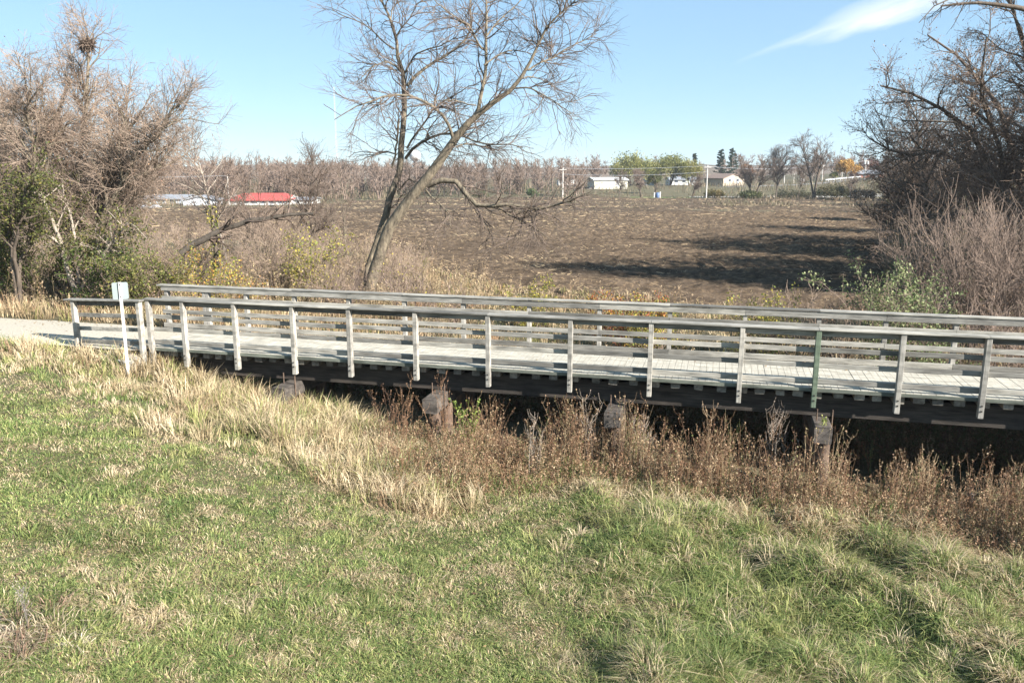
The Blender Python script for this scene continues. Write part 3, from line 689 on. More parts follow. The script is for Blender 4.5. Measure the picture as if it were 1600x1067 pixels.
# sprout on top of a pile cap
xw, yw = to_world(cap_u[3] + .02, -.2)
V, Q, C_ = weeds(xw + rng.normal(0, .04, 4), yw + rng.normal(0, .04, 4), np.full(4, -.72), np.full(4, .2), [(.2, .26, .06), (.3, .3, .1)], None, 9, .05, rad=.004, br=3)
V -= np.array([xw, yw, -.72]); o = mk('sprout', V, Q, None, M_STRAW, col=C_); o.location = (xw, yw, -.72); tag(o, 'small green sprout growing on top of the fourth pile cap', 'plant')
# matted dead clump at the lower left corner
g = gz(18, 1010); n = 26
V, Q, T, C_ = tufts(n, g[0] + rng.normal(0, .28, n), g[1] + rng.normal(0, .3, n), rng.uniform(.15, .35, n), rng.uniform(.03, .08, n), 34, [(.36, .29, .2), (.45, .38, .28), (.2, .13, .09)], None, .006, 1.1, M_STRAW)
V -= g; o = mk('dead_grass_clump', V, Q, T, M_STRAW, col=C_); o.location = g; tag(o, 'matted clump of grey tan dead grass at the lower left corner', 'dead grass')

# ------------------------------------------------------------------ trees and shrubs
def limb_world(pts, y0, slope):
    """traced limb: pixels of the photograph placed at its own depth, which changes along the limb"""
    out = [on_y(pts[0][0], pts[0][1], y0)]; yy = y0
    for a, b_ in zip(pts[:-1], pts[1:]):
        yy += slope * math.hypot(b_[0] - a[0], b_[1] - a[1]) * y0 / FPX; out.append(on_y(b_[0], b_[1], yy))
    return np.array(out)
def tree_obj(name, root_loc, trunkP, trunkR, levels, leaf=None, mats=(M_BARK, M_TWIG), trunk_sides=9, rz=0, crown_sides=3, ntrunk_levels=1, **kw):
    """trunk (with its first limbs) and crown (all finer branches) and, where the tree bears leaves, foliage"""
    root = empty(name, root_loc, rz, **kw)
    P, Rd = trunkP, trunkR
    tr = [tubes(P, Rd, trunk_sides)]; cr = []; lastP = P
    for k, lv in enumerate(levels):
        lv = dict(lv); src = lv.pop('src', 'last'); pool = (P, Rd)
        P, Rd = spawn(P, Rd, **lv); (tr if k < ntrunk_levels else cr).append(tubes(P, Rd, 6 if k < ntrunk_levels else crown_sides))
    V, Q = joinVQ(tr); mk('trunk', V, Q, None, mats[0], root, smooth=True)
    if cr:
        V, Q = joinVQ(cr); mk('crown', V, Q, None, mats[1], root)
    if leaf:
        n = leaf['n']; i = rng.integers(0, len(P), n); K = P.shape[1]; f = rng.uniform(leaf.get('t0', .2), 1, n) * (K - 1.001); j = f.astype(int); fr = (f - j)[:, None]
        C_ = P[i, j] * (1 - fr) + P[i, j + 1] * fr + rng.normal(0, leaf.get('sp', .05), (n, 3))
        if 'zmax' in leaf: C_ = C_[C_[:, 2] < leaf['zmax'] + rng.normal(0, .5, len(C_))]
        V, Q = leaf_quads(C_, leaf['size']); mk('foliage', V, Q, None, M_LEAF, root, col=np.repeat(cols(len(C_), leaf['pal'], leaf.get('w'), .25), 4, 0))
    return root
def stems(n, H, spread, lean, r0, K=8, wig=.05, r1=.25):
    P = np.zeros((n, K, 3)); a = rng.uniform(0, 6.28, n); ll = lean * rng.uniform(.5, 1.3, n)
    P[:, 0, :2] = np.stack([np.cos(a), np.sin(a)], 1) * spread * rng.uniform(.2, 1, (n, 1)); P[:, 0, 2] = -.2
    d = norm(np.stack([np.cos(a) * ll, np.sin(a) * ll, np.ones(n)], 1)); L_ = H * rng.uniform(.75, 1.05, n) / (K - 1)
    for k in range(1, K):
        d = norm(d + rng.normal(0, wig, (n, 3)) + np.array([0, 0, .04])); P[:, k] = P[:, k - 1] + d * L_[:, None]
    Rd = r0 * rng.uniform(.7, 1.1, (n, 1)) * (1 - (1 - r1) * np.linspace(0, 1, K))[None]
    return P, Rd

# the leaning tree in the middle
D0 = 35.0
tA = [(570, 462), (577, 414), (591, 367), (604, 328), (610, 306), (621, 279), (626, 251), (627, 235), (628, 216), (632, 191), (633, 176), (633, 137), (629, 113), (622, 91), (618, 60), (611, 38), (606, 19), (596, 0), (590, -25), (588, -50)]
tB = [(572, 470), (585, 422), (610, 350), (635, 320), (662, 287), (687, 251), (709, 221), (720, 203), (739, 187), (756, 173), (778, 157), (797, 143), (811, 126), (824, 104), (838, 77), (849, 52), (866, 30), (888, 14), (901, 3), (912, -20)]
rA = np.interp(np.linspace(0, 1, 20), [0, .3, .6, .8, 1], [6, 5.6, 4.0, 2.2, .9]); rB = np.interp(np.linspace(0, 1, 20), [0, .25, .45, .62, .8, 1], [9.6, 8.2, 6.4, 4.2, 1.9, .7])
PX = D0 / FPX
LA = limb_world(tA, D0 + .6, .05); LB = limb_world(tB, D0, -.12)
limbs = [  # pixels, depth slope, radius start/end in pixels, depth side
    ([(637, 135), (654, 113), (676, 96), (703, 80), (720, 66), (731, 50), (734, 33), (732, 16), (734, -6), (738, -30)], .35, 4.6, 1.2, 'A'),
    ([(633, 115), (643, 96), (657, 82), (670, 77), (690, 74), (715, 60)], -.5, 2.8, .8, 'A'),
    ([(635, 231), (648, 212), (665, 190), (676, 170), (692, 159), (714, 146), (734, 136), (748, 135)], -.4, 3.2, .8, 'A'),
    ([(635, 247), (648, 231), (668, 217), (687, 210), (709, 210), (728, 214), (747, 223), (767, 228), (791, 225), (816, 231)], -.55, 4.4, .8, 'A'),
    ([(708, 217), (703, 198), (692, 181), (679, 168), (659, 158), (637, 151), (618, 150), (604, 150), (574, 159), (549, 170), (525, 184)], -.35, 4.4, .8, 'B'),
    ([(745, 179), (749, 154), (754, 129), (757, 104), (757, 82), (757, 55), (758, 27), (757, 0), (757, -40)], .25, 5.2, 1.5, 'B'),
    ([(757, 102), (775, 88), (791, 80), (811, 80), (827, 85)], .5, 2.4, .8, 'B'),
    ([(753, 77), (742, 58), (734, 38), (712, 27), (692, 11), (681, 0), (668, -20)], -.4, 2.4, .8, 'B'),
    ([(760, 58), (775, 41), (789, 25), (805, 11), (816, -3), (826, -25)], .5, 2.2, .8, 'B'),
    ([(615, 77), (602, 66), (591, 55), (577, 44), (555, 33), (527, 23), (514, 16)], .4, 2.2, .8, 'A'),
    ([(618, 58), (629, 41), (643, 22), (654, 8), (668, 0)], -.4, 2.2, .8, 'A'),
    ([(609, 36), (610, 14), (621, 0), (628, -22)], .5, 1.8, .8, 'A'),
    ([(626, 113), (618, 102), (604, 98), (585, 103), (569, 115), (558, 126)], -.5, 2.2, .8, 'A'),
    ([(802, 139), (824, 136), (846, 146), (868, 157), (893, 176)], -.4, 2.2, .8, 'B'),
    ([(824, 110), (838, 99), (860, 91), (882, 77), (907, 66), (929, 52)], .4, 2.4, .8, 'B'),
    ([(813, 124), (827, 121), (846, 126), (866, 140)], .6, 1.6, .7, 'B'),
    ([(668, 290), (679, 284), (695, 282), (712, 284), (725, 295), (734, 312), (745, 320), (769, 322), (791, 320), (816, 323), (835, 327), (855, 330), (871, 322), (885, 320), (918, 305)], -.3, 8, 1.6, 'B'),
    ([(775, 323), (797, 337), (819, 350), (838, 361), (857, 375)], -.5, 2.2, .7, 'L'),
    ([(739, 323), (745, 339), (756, 356), (767, 383)], -.2, 2, .7, 'L'),
    ([(665, 298), (679, 312), (692, 323), (703, 337), (705, 356)], -.5, 2.2, .7, 'B'),
    ([(618, 240), (602, 239), (585, 243), (574, 246)], -.3, 2.2, .7, 'A'),
    ([(613, 262), (616, 240), (618, 216), (620, 188)], -.3, 2.6, 2, 'A'),
    ([(712, 231), (728, 227), (747, 232), (767, 238), (786, 251)], .5, 2.2, .7, 'B'),
    ([(670, 221), (687, 234), (703, 243), (720, 260)], -.3, 1.6, .7, 'A'),
    ([(745, 166), (720, 162), (698, 162), (681, 165)], -.5, 1.6, .7, 'B'),
    ([(622, 300), (640, 282), (652, 290), (664, 300)], -.4, 1.8, 1, 'A'),
    ([(601, 333), (615, 320), (628, 335), (640, 352)], -.4, 1.5, .7, 'A'),
]
pA = np.array(tA, float); pB = np.array(tB, float)
KL = 12; LP = [resample(LA, 24), resample(LB, 24)]; lr = [np.interp(np.linspace(0, 1, 24), np.linspace(0, 1, 20), rA) * PX, np.interp(np.linspace(0, 1, 24), np.linspace(0, 1, 20), rB) * PX]
LI = []; LR = []; yL = None
for pts, sl, r0, r1, side in limbs:
    if side == 'L': y0 = D0 - 1.1
    else:
        pp, LL = (pA, LA) if side == 'A' else (pB, LB)
        y0 = LL[int(np.argmin(np.hypot(pp[:, 0] - pts[0][0], pp[:, 1] - pts[0][1]))), 1]
    LI.append(resample(limb_world(pts, y0, sl), KL)); LR.append(np.linspace(r0 * .58, r1 * .7, KL) * PX)
LI = np.array(LI); LR = np.array(LR)
bx, by = LB[0][0], LB[0][1]; bz = float(hgt(bx, by, False)); OFF = np.array([bx, by, bz])
root = empty('bare_tree', OFF, label='tall leafless tree with two crossing trunks leaning over the scrub behind the bridge', cat='tree')
wob = rng.normal(0, .03, (2, 24, 3)); 
TP = np.array(LP) + wob; TP[:, 0, 2] = bz - .4
LI = LI + np.cumsum(rng.normal(0, .02, LI.shape), 1)
V, Q = joinVQ([tubes(TP - OFF, np.array(lr), 12), tubes(LI - OFF, LR, 7)]); mk('trunk', V, Q, None, M_BARK, root, smooth=True)
srcP = np.concatenate([resample(p, KL)[None] for p in TP[:, 9:]] + [LI]); srcR = np.concatenate([resample(r_[9:, None], KL)[:, 0][None] for r_ in lr] + [LR])
b1, r1_ = spawn(srcP, srcR, 230, (.8, 2.2), .85, .05, .2, .035, .012, 7, (.2, 1), .25)
b1b, r1b = spawn(srcP, srcR, 330, (.6, 1.7), .8, -.02, .2, .02, .008, 7, (.1, 1), .2)
b1 = np.concatenate([b1, b1b]); r1_ = np.concatenate([r1_, r1b])
b2, r2 = spawn(b1, r1_, 2100, (.55, 1.6), .65, -.03, .13, .013, .005, 5, (.15, 1), .3)
b3, r3 = spawn(b2, r2, 6200, (.3, .9), .55, -.04, .12, .007, .0035, 4, (.15, 1), .3)
V, Q = joinVQ([tubes(b1 - OFF, r1_, 4), tubes(b2 - OFF, r2, 3), tubes(b3 - OFF, r3, 3)]); mk('crown', V, Q, None, M_TWIGM, root)

# thicket on the left: several stemmed trees behind the path
def traced_tree(name, label, stems_px, D, r_px, levels, leaf, mats, **kw):
    P = []; Rr = []
    for pts, sl, r0, r1 in stems_px:
        P.append(resample(limb_world(pts, D, sl), 10)); Rr.append(np.linspace(r0, r1, 10) * D / FPX)
    P = np.array(P) + rng.normal(0, .03, (len(P), 10, 3)); Rr = np.array(Rr)
    x0, y0 = P[0][0][:2]; z0 = float(hgt(x0, y0, False)); P[:, 0, 2] = np.minimum(P[:, 0, 2], z0 - .2)
    off = np.array([x0, y0, z0])
    return tree_obj(name, off, P - off, Rr, levels, leaf, mats, trunk_sides=8, label=label, cat='tree', **kw)
LV = lambda a, b_, c_, s=1.: [dict(n=a, L=(1.4 * s, 3.4 * s), ang=.62, up=.09, wig=.17, rr=.038, rtip=.009, K=7, t=(.25, 1)), dict(n=b_, L=(.8 * s, 2.0 * s), ang=.8, up=.02, wig=.2, rr=.012, rtip=.005, K=6, t=(.15, 1)), dict(n=c_, L=(.35 * s, 1.0 * s), ang=.75, up=.0, wig=.2, rr=.006, rtip=.003, K=4, t=(.1, 1))]
OL = [(.09, .1, .026), (.125, .125, .035), (.06, .075, .02), (.18, .155, .045)]
RB = [(.3, .17, .12), (.24, .15, .1), (.36, .22, .13)]
traced_tree('thicket_tree', 'broad multi stemmed leafless tree at the left, with a nest in its top', [
    ([(140, 475), (148, 420), (152, 350), (165, 290), (188, 225), (208, 190)], -.1, 6, 2),
    ([(132, 475), (125, 400), (122, 330), (118, 280), (130, 200), (140, 120), (135, 62)], .25, 6, 1.5),
    ([(142, 475), (150, 390), (165, 330), (195, 280), (230, 225), (255, 190), (270, 172)], -.25, 5, 1.2),
    ([(150, 430), (165, 350), (190, 310), (225, 272), (250, 258), (262, 236)], .3, 4, 1),
    ([(128, 470), (112, 400), (85, 330), (55, 260), (42, 190), (52, 140)], -.2, 4.5, 1.2),
    ([(136, 470), (140, 380), (100, 290), (82, 215), (98, 150), (112, 115)], .5, 4.5, 1),
    ([(140, 460), (150, 380), (175, 300), (178, 240), (200, 175), (198, 150)], .4, 4, 1)], 30.5, 1, LV(230, 2800, 17000, .9), dict(n=2600, size=.06, pal=RB, sp=.03), (M_BARK, M_TWIGW))
traced_tree('thicket_tree', 'leafless tree with fanning pale stems at the left edge', [
    ([(-40, 470), (-30, 380), (-10, 280), (12, 220), (26, 165)], .2, 6, 1.2), ([(-45, 470), (-60, 350), (-70, 240), (-60, 150)], 0, 5, 1.2),
    ([(-36, 470), (0, 380), (40, 300), (66, 230), (72, 180)], -.3, 5, 1.2), ([(-40, 470), (-25, 350), (0, 240), (8, 165)], .5, 4, 1)], 32, 1, LV(160, 1900, 11000, .9), dict(n=1200, size=.06, pal=RB, sp=.03), (M_BARK, M_TWIGW))
traced_tree('understory_tree', 'small dark trunked tree with thinning green leaves at the far left beside the path', [
    ([(30, 478), (27, 440), (20, 400), (8, 340), (-10, 290)], 0, 6, 2), ([(29, 470), (27, 430), (45, 380), (70, 330), (90, 290)], .3, 4, 1.2), ([(28, 440), (22, 400), (35, 340), (40, 280)], -.3, 3, 1)], 27.5, 1,
    [dict(n=50, L=(.7, 1.8), ang=.8, up=.02, wig=.18, rr=.03, rtip=.01, K=6, t=(.3, 1)), dict(n=450, L=(.4, 1.0), ang=.7, up=0., wig=.17, rr=.012, rtip=.005, K=5)], dict(n=5200, size=.085, pal=OL, w=[.35, .25, .3, .1], sp=.08), (M_BARKD, M_TWIGD))
traced_tree('understory_tree', 'slanting pale barked tree with olive leaves between the thicket stems', [
    ([(117, 470), (110, 430), (95, 375), (75, 330), (60, 300)], -.1, 5, 1.5), ([(118, 470), (125, 400), (110, 330), (95, 280)], .3, 3.5, 1), ([(118, 470), (140, 420), (175, 380), (200, 350)], -.3, 3, 1)], 28.5, 1,
    [dict(n=60, L=(.7, 1.7), ang=.8, up=.0, wig=.18, rr=.03, rtip=.01, K=6, t=(.3, 1)), dict(n=480, L=(.4, 1.0), ang=.7, up=0., wig=.17, rr=.012, rtip=.005, K=5)], dict(n=5200, size=.08, pal=OL, w=[.3, .3, .2, .2], sp=.09), (M_BARKP, M_TWIG))
# the nest in the top of the thicket tree
nc = on_y(136, 70, 31.4); n = 300
a = norm(rng.normal(size=(n, 3))); C_ = a * np.array([.24, .2, .12]) * rng.uniform(.5, 1, (n, 1))
P = np.stack([C_ - np.cross(a, rng.normal(size=(n, 3))) * .16, C_, C_ + np.cross(a, rng.normal(size=(n, 3))) * .16], 1); V, Q = tubes(P, np.full((n, 3), .012), 3)
V2, Q2 = leaf_quads(C_ * .9, np.full(n, .14)); V, Q = joinVQ([(V, Q), (V2, Q2)])
o = mk('nest', V, Q, None, M_TWIGD); o.location = nc; tag(o, 'dark ragged squirrel nest of leaves high in the thicket tree', 'nest')

def shrub(px, top, D, H, W, label, name='shrub', ns=9, tw=(60, 500), leaf=None, mats=(M_TWIG, M_TWIG), group=None, cat='shrub', r0=.02, lean=.5, up=.03):
    p = on_y(px, 430, D); z0 = float(hgt(p[0], p[1], False)); H = max(.5, on_y(px, top, D)[2] - z0)
    P, Rd = stems(ns, H * .85, W * .18, lean, r0, 7, .08)
    P[:, :, :2] *= 1
    L1 = (.25 * H, .5 * H)
    return tree_obj(name, (p[0], p[1], z0), P, Rd, [dict(n=tw[0], L=L1, ang=.6, up=up, wig=.15, rr=r0 * .5, rtip=.006, K=6, t=(.15, 1)), dict(n=tw[1], L=(.12 * H, .3 * H), ang=.6, up=up, wig=.15, rr=.007, rtip=.0042, K=4, t=(.1, 1))], leaf, mats, trunk_sides=5, ntrunk_levels=0, label=label, cat=cat, group=group)
YG = [(.25, .25, .05), (.35, .3, .06), (.17, .2, .045), (.45, .36, .07)]
gs = 'shrubs between the bridge and the field'
shrub(225, 385, 27.0, 1.9, 2.4, 'olive green shrub behind the sign, between path and thicket', ns=14, tw=(90, 600), leaf=dict(n=6500, size=.07, pal=OL + [(.2, .22, .05)], sp=.08), group=gs)
shrub(180, 365, 27.6, 1.7, 2, 'dark green leafy shrub at the foot of the thicket stems', ns=12, tw=(80, 500), leaf=dict(n=6500, size=.07, pal=[(.07, .11, .025), (.11, .14, .035)], sp=.08), group=gs)
shrub(75, 325, 29.5, 2.4, 2.6, 'dense dark green shrub left of the thicket stems', ns=14, tw=(90, 600), leaf=dict(n=9000, size=.08, pal=[(.06, .09, .022), (.1, .12, .03), (.13, .12, .04)], sp=.1), group=gs)
shrub(-10, 315, 30, 2.6, 2.6, 'dense dark green shrub at the left edge behind the path', ns=14, tw=(90, 600), leaf=dict(n=9000, size=.08, pal=[(.06, .08, .022), (.12, .1, .035)], sp=.1), group=gs)
shrub(325, 388, 28, 1.5, 2, 'yellow leafed shrub behind the left end of the far railing', ns=12, tw=(70, 380), leaf=dict(n=2800, size=.075, pal=YG + [(.5, .25, .06)], sp=.08), group=gs)
shrub(385, 418, 30, 1.2, 2.2, 'low yellow and orange leafed shrub right of the yellow shrub', ns=12, tw=(70, 380), leaf=dict(n=1100, size=.065, pal=[(.45, .36, .08), (.42, .2, .05), (.25, .23, .06)], sp=.08), group=gs)
shrub(490, 352, 31.5, 2.6, 1.8, 'upright shrub with yellow green leaves left of the leaning tree', ns=10, tw=(60, 450), leaf=dict(n=2600, size=.085, pal=YG, sp=.08), group=gs, lean=.3)
shrub(440, 310, 33, 2.8, 2.6, 'tall thin bare shrub left of the leaning tree', ns=14, tw=(110, 900), group=gs, mats=(M_TWIGW, M_TWIGW), lean=.4)
shrub(270, 345, 33, 2.8, 3, 'wide tan bare shrub behind the yellow shrub', ns=18, tw=(160, 1500), group=gs, mats=(M_TWIGW, M_TWIGW), lean=.55, leaf=dict(n=900, size=.05, pal=[S1, OL[3]], sp=.06))
shrub(530, 405, 30, 1.9, 2.2, 'low bare shrub just left of the leaning trunks', ns=14, tw=(110, 800), group=gs, mats=(M_TWIG, M_TWIG), lean=.6)
shrub(640, 375, 29, 2.2, 2.6, 'sparse bare shrub just right of the leaning trunks', ns=12, tw=(70, 420), group=gs, mats=(M_TWIGD, M_TWIG), lean=.55, leaf=dict(n=160, size=.07, pal=YG, sp=.06))
shrub(690, 412, 28, 1.3, 2, 'low sparse bare shrub behind the middle of the bridge', ns=10, tw=(60, 320), group=gs, lean=.7)
shrub(830, 432, 29, .9, .9, 'small yellow green leafy shrub behind the middle of the bridge', ns=9, tw=(50, 260), group=gs, lean=.35, leaf=dict(n=3000, size=.07, pal=YG, sp=.05))
shrub(985, 444, 26.5, .85, 1.5, 'rounded bush with red and orange leaves behind the far railing', ns=12, tw=(70, 320), group=gs, lean=.6, leaf=dict(n=4600, size=.075, pal=[(.36, .1, .04), (.45, .26, .05), (.25, .22, .05), (.2, .06, .035)], sp=.06))
shrub(1032, 452, 25.8, .7, 1.2, 'low yellow green bush right of the red leafed bush', ns=10, tw=(60, 260), group=gs, lean=.6, leaf=dict(n=3000, size=.07, pal=YG, sp=.06))
shrub(1205, 441, 25.2, .8, 1., 'yellow leafed shrub behind the right part of the far railing', ns=10, tw=(50, 260), group=gs, lean=.45, leaf=dict(n=2600, size=.07, pal=YG, sp=.06))
shrub(1248, 445, 24.8, .8, 1., 'small grey bare shrub right of the yellow leafed shrub', ns=12, tw=(70, 500), group=gs, lean=.5, mats=(M_TWIGW, M_TWIGW))
shrub(1335, 458, 24.2, .6, .8, 'low rust brown shrub left of the green shrub', ns=12, tw=(60, 400), group=gs, lean=.5, leaf=dict(n=500, size=.05, pal=[B1, B2], sp=.05))
shrub(1398, 396, 22.6, 1.35, 1.1, 'upright green shrub with pale leaves at the right edge of the field', ns=13, tw=(80, 420), group=gs, lean=.32, leaf=dict(n=5200, size=.075, pal=[(.13, .17, .06), (.2, .23, .1), (.28, .29, .14)], sp=.05))
shrub(1437, 412, 22.4, 1.0, .8, 'lower green shrub right of the upright green shrub', ns=9, tw=(60, 300), group=gs, lean=.32, leaf=dict(n=3200, size=.07, pal=[(.13, .17, .06), (.2, .23, .1)], sp=.05))
shrub(1525, 292, 27.5, 5.2, 3.4, 'big bare grey shrub with upright pale twigs at the right', ns=26, tw=(190, 1300), group=gs, mats=(M_TWIG, M_TWIG), lean=.6, r0=.034, up=.09, leaf=dict(n=900, size=.05, pal=[(.36, .24, .15), (.28, .19, .12)], sp=.04))
shrub(1615, 300, 27, 3.8, 3.4, 'big bare brown shrub at the right edge of the picture', ns=24, tw=(280, 2300), group=gs, mats=(M_TWIG, M_TWIG), lean=.6, r0=.032, up=.05, leaf=dict(n=1200, size=.05, pal=[(.3, .2, .13), (.22, .15, .1)], sp=.04))
shrub(1560, 440, 23.5, 1.4, 2.2, 'low tangled brown shrub behind the right end of the railing', ns=18, tw=(140, 1000), group=gs, lean=.8, leaf=dict(n=500, size=.05, pal=[B2, S3], sp=.05))
M_DEADW = m_bark('dead_wood', (.02, .017, .014), (.085, .07, .055), 8)
# dead snag wrapped in vines, and the fallen trunk
p = on_y(338, 420, 32); z0 = float(hgt(p[0], p[1], False)); zt = on_y(338, 322, 32)[2] - z0
sn = empty('snag', (p[0], p[1], z0), label='dead upright stem wrapped in green and yellow vine leaves', cat='dead tree')
V, Q = tubes(np.array([[[0, 0, -.3], [.05, 0, zt * .5], [.0, 0, zt]]]), np.array([[.12, .11, .08]]), 8); mk('trunk', V, Q, None, M_BARKD, sn, smooth=True)
n = 700; tz = rng.uniform(0, zt, n); aa = rng.uniform(0, 6.28, n); C_ = np.stack([np.cos(aa) * .17, np.sin(aa) * .17, tz], 1) + rng.normal(0, .05, (n, 3)); V, Q = leaf_quads(C_, np.full(n, .09)); mk('vine', V, Q, None, M_LEAF, sn, col=np.repeat(cols(n, YG + OL), 4, 0))
pts = limb_world([(282, 398), (300, 383), (318, 374), (340, 362), (370, 352), (400, 345), (430, 339), (455, 335), (490, 333)], 28.5, .35); pts = resample(pts, 12)
off = pts[0].copy(); ft = empty('fallen_trunk', off, label='dark dead trunk lying aslant in the tan scrub left of the leaning tree', cat='fallen tree')
P = (pts - off)[None] + rng.normal(0, .03, (1, 12, 3)); Rd = np.linspace(.125, .05, 12)[None]
V, Q = tubes(P, Rd, 9); mk('trunk', V, Q, None, M_DEADW, ft, smooth=True)
q1, qr = spawn(P, Rd, 26, (.6, 1.8), 1.0, .02, .2, .05, .012, 6, (.2, 1)); q2, qr2 = spawn(q1, qr, 160, (.3, .8), .7, 0, .2, .015, .005, 4); q3 = np.array([[[0, 0, 0], [.1, .1, -.6], [.15, .2, -1.6]], [[pts[6][0] - off[0], pts[6][1] - off[1], pts[6][2] - off[2]], [3, .9, -.6], [3.1, 1., -2.4]]])
V, Q = joinVQ([tubes(q1, qr, 4), tubes(q2, qr2, 3)]); mk('branches', V, Q, None, M_TWIGD, ft)

# small trees between thicket and leaning tree
def small_tree(px, D, top, base_h, label, mats, nb=(40, 380, 1500), leaf=None, name='bare_tree', lean=.08, r0=.09, ns=1, group=None, rt=.0055):
    p = on_y(px, 430, D); z0 = float(hgt(p[0], p[1], False)); H = on_y(px, top, D)[2] - z0
    P, Rd = stems(ns, H, .1 if ns == 1 else .4, lean, r0, 9, .05, .12)
    return tree_obj(name, (p[0], p[1], z0), P, Rd, [dict(n=nb[0], L=(.22 * H, .42 * H), ang=.75, up=.06, wig=.15, rr=r0 * .4, rtip=.012, K=7, t=(base_h, 1), fall=.6), dict(n=nb[1], L=(.09 * H, .2 * H), ang=.65, up=.03, wig=.16, rr=.016, rtip=rt * 1.3, K=5, t=(.15, 1)), dict(n=nb[2], L=(.04 * H, .1 * H), ang=.6, up=0., wig=.15, rr=.01, rtip=rt, K=4, t=(.1, 1))], leaf, mats, trunk_sides=7, label=label, cat='tree', group=group)
small_tree(358, 48, 190, .3, 'slim pale barked bare tree right of the thicket', (M_BARKP, M_TWIG), (36, 260, 900))
small_tree(490, 52, 200, .3, 'dark open crowned bare tree left of the leaning tree', (M_BARKD, M_TWIGD), (36, 300, 1300), leaf=dict(n=300, size=.09, pal=[(.1, .08, .06)], sp=.03))
small_tree(425, 50, 225, .25, 'rounded bare tree in front of the red roofed building', (M_BARKD, M_TWIG), (34, 300, 1300), lean=.2, ns=2, r0=.07)
small_tree(545, 60, 262, .2, 'low bare tree just left of the leaning trunks', (M_BARK, M_TWIG), (30, 240, 900), lean=.3, ns=3, r0=.06)

# trees along the creek at the right
BRN = [(.23, .15, .1), (.31, .21, .145), (.16, .105, .075), (.33, .24, .145)]
def big_tree(px, D, top, label, leafn, seed_lean=.18, ns=2, nb=(90, 1000, 6500), r0=.26, leafs=.085, mats=(M_BARKD, M_TWIG), pal=BRN, base=.18):
    p = on_y(px, 430, D); z0 = float(hgt(p[0], p[1], False)); H = on_y(px, top, D)[2] - z0
    P, Rd = stems(ns, H * .9, .5, seed_lean, r0, 9, .07, .12)
    return tree_obj('creek_tree', (p[0], p[1], z0), P, Rd, [dict(n=nb[0], L=(.25 * H, .48 * H), ang=.9, up=.02, wig=.16, rr=r0 * .4, rtip=.02, K=8, t=(base, 1), fall=.5), dict(n=nb[1], L=(.1 * H, .22 * H), ang=.7, up=.0, wig=.17, rr=.03, rtip=.009, K=6, t=(.15, 1)), dict(n=nb[2], L=(.04 * H, .1 * H), ang=.65, up=0., wig=.16, rr=.011, rtip=.005, K=4, t=(.1, 1))], dict(n=leafn, size=leafs, pal=pal, sp=.05) if leafn else None, mats, trunk_sides=9, label=label, cat='tree', group='trees along the creek')
big_tree(1635, 36, -80, 'large tree with dense withered brown leaves filling the upper right edge', 26000, nb=(110, 1300, 7500), ns=3)
traced_tree('creek_tree', 'spreading tree with brown withered leaves and long dark limbs left of the largest creek tree', [
    ([(1592, 480), (1585, 380), (1560, 280), (1510, 200), (1440, 150), (1375, 135)], -.1, 7, 1.2), ([(1590, 470), (1600, 300), (1560, 160), (1500, 90), (1450, 55)], .2, 7, 1.2),
    ([(1600, 460), (1612, 300), (1622, 150), (1590, 40), (1570, -20)], -.2, 7, 1.4), ([(1588, 420), (1545, 290), (1475, 237), (1410, 246), (1355, 215)], .15, 5, 1), ([(1590, 440), (1555, 335), (1480, 335), (1420, 350)], -.3, 4, 1),
    ([(1605, 420), (1660, 250), (1680, 100)], .2, 6, 1.2), ([(1590, 400), (1565, 240), (1530, 150), (1540, 60)], -.4, 5, 1), ([(1590, 430), (1550, 300), (1490, 190), (1410, 190)], .4, 4, 1)], 40, 1,
    [dict(n=190, L=(1.6, 3.8), ang=.8, up=.03, wig=.2, rr=.05, rtip=.012, K=7, t=(.25, 1)), dict(n=2200, L=(.8, 1.9), ang=.8, up=.02, wig=.2, rr=.016, rtip=.006, K=6, t=(.15, 1)), dict(n=11000, L=(.35, .9), ang=.75, up=0., wig=.2, rr=.008, rtip=.004, K=4, t=(.1, 1))],
    dict(n=24000, size=.075, pal=BRN, sp=.05), (M_BARKD, M_TWIG), group='trees along the creek')
big_tree(1390, 64, 165, 'open crowned bare tree with dark forked trunk at the right edge of the field', 1600, nb=(60, 700, 3600), ns=3, r0=.2, leafs=.1, mats=(M_BARKD, M_TWIGD), seed_lean=.34)
big_tree(1470, 58, 120, 'dark bare tree between the forked tree and the brown leafed trees', 3500, nb=(70, 800, 3600), ns=3, r0=.2, leafs=.1, mats=(M_BARKD, M_TWIGD))
big_tree(1790, 40, -40, 'large brown leafed tree beyond the right edge of the picture', 8000, nb=(80, 800, 3600), ns=3)
big_tree(1700, 52, 0, 'large bare tree beyond the right edge of the picture', 5000, nb=(80, 800, 3600), ns=3)
ct = [o for o in COL.objects if o.name.startswith('creek_tree') and o.type == 'EMPTY']
for (xx, yy, rz_, lb) in [(44, 58, 1.3, 'brown leafed tree out of sight beyond the right edge, nearest the field'), (52, 70, 2.6, 'brown leafed tree out of sight beyond the right edge, farther along the field'), (66, 84, 4., 'brown leafed tree out of sight beyond the right edge, farthest along the field'), (36, 41, 5., 'brown leafed tree just out of sight beyond the right edge, nearest the camera'), (35, 48.5, .4, 'brown leafed tree just out of sight beyond the right edge, second from the camera')]:
    c = copy_tree([o for o in ct if o['label'].startswith('large tree with dense')][0]); c.location = (xx, yy, -1.5); c.rotation_euler = (0, 0, rz_); c['label'] = lb
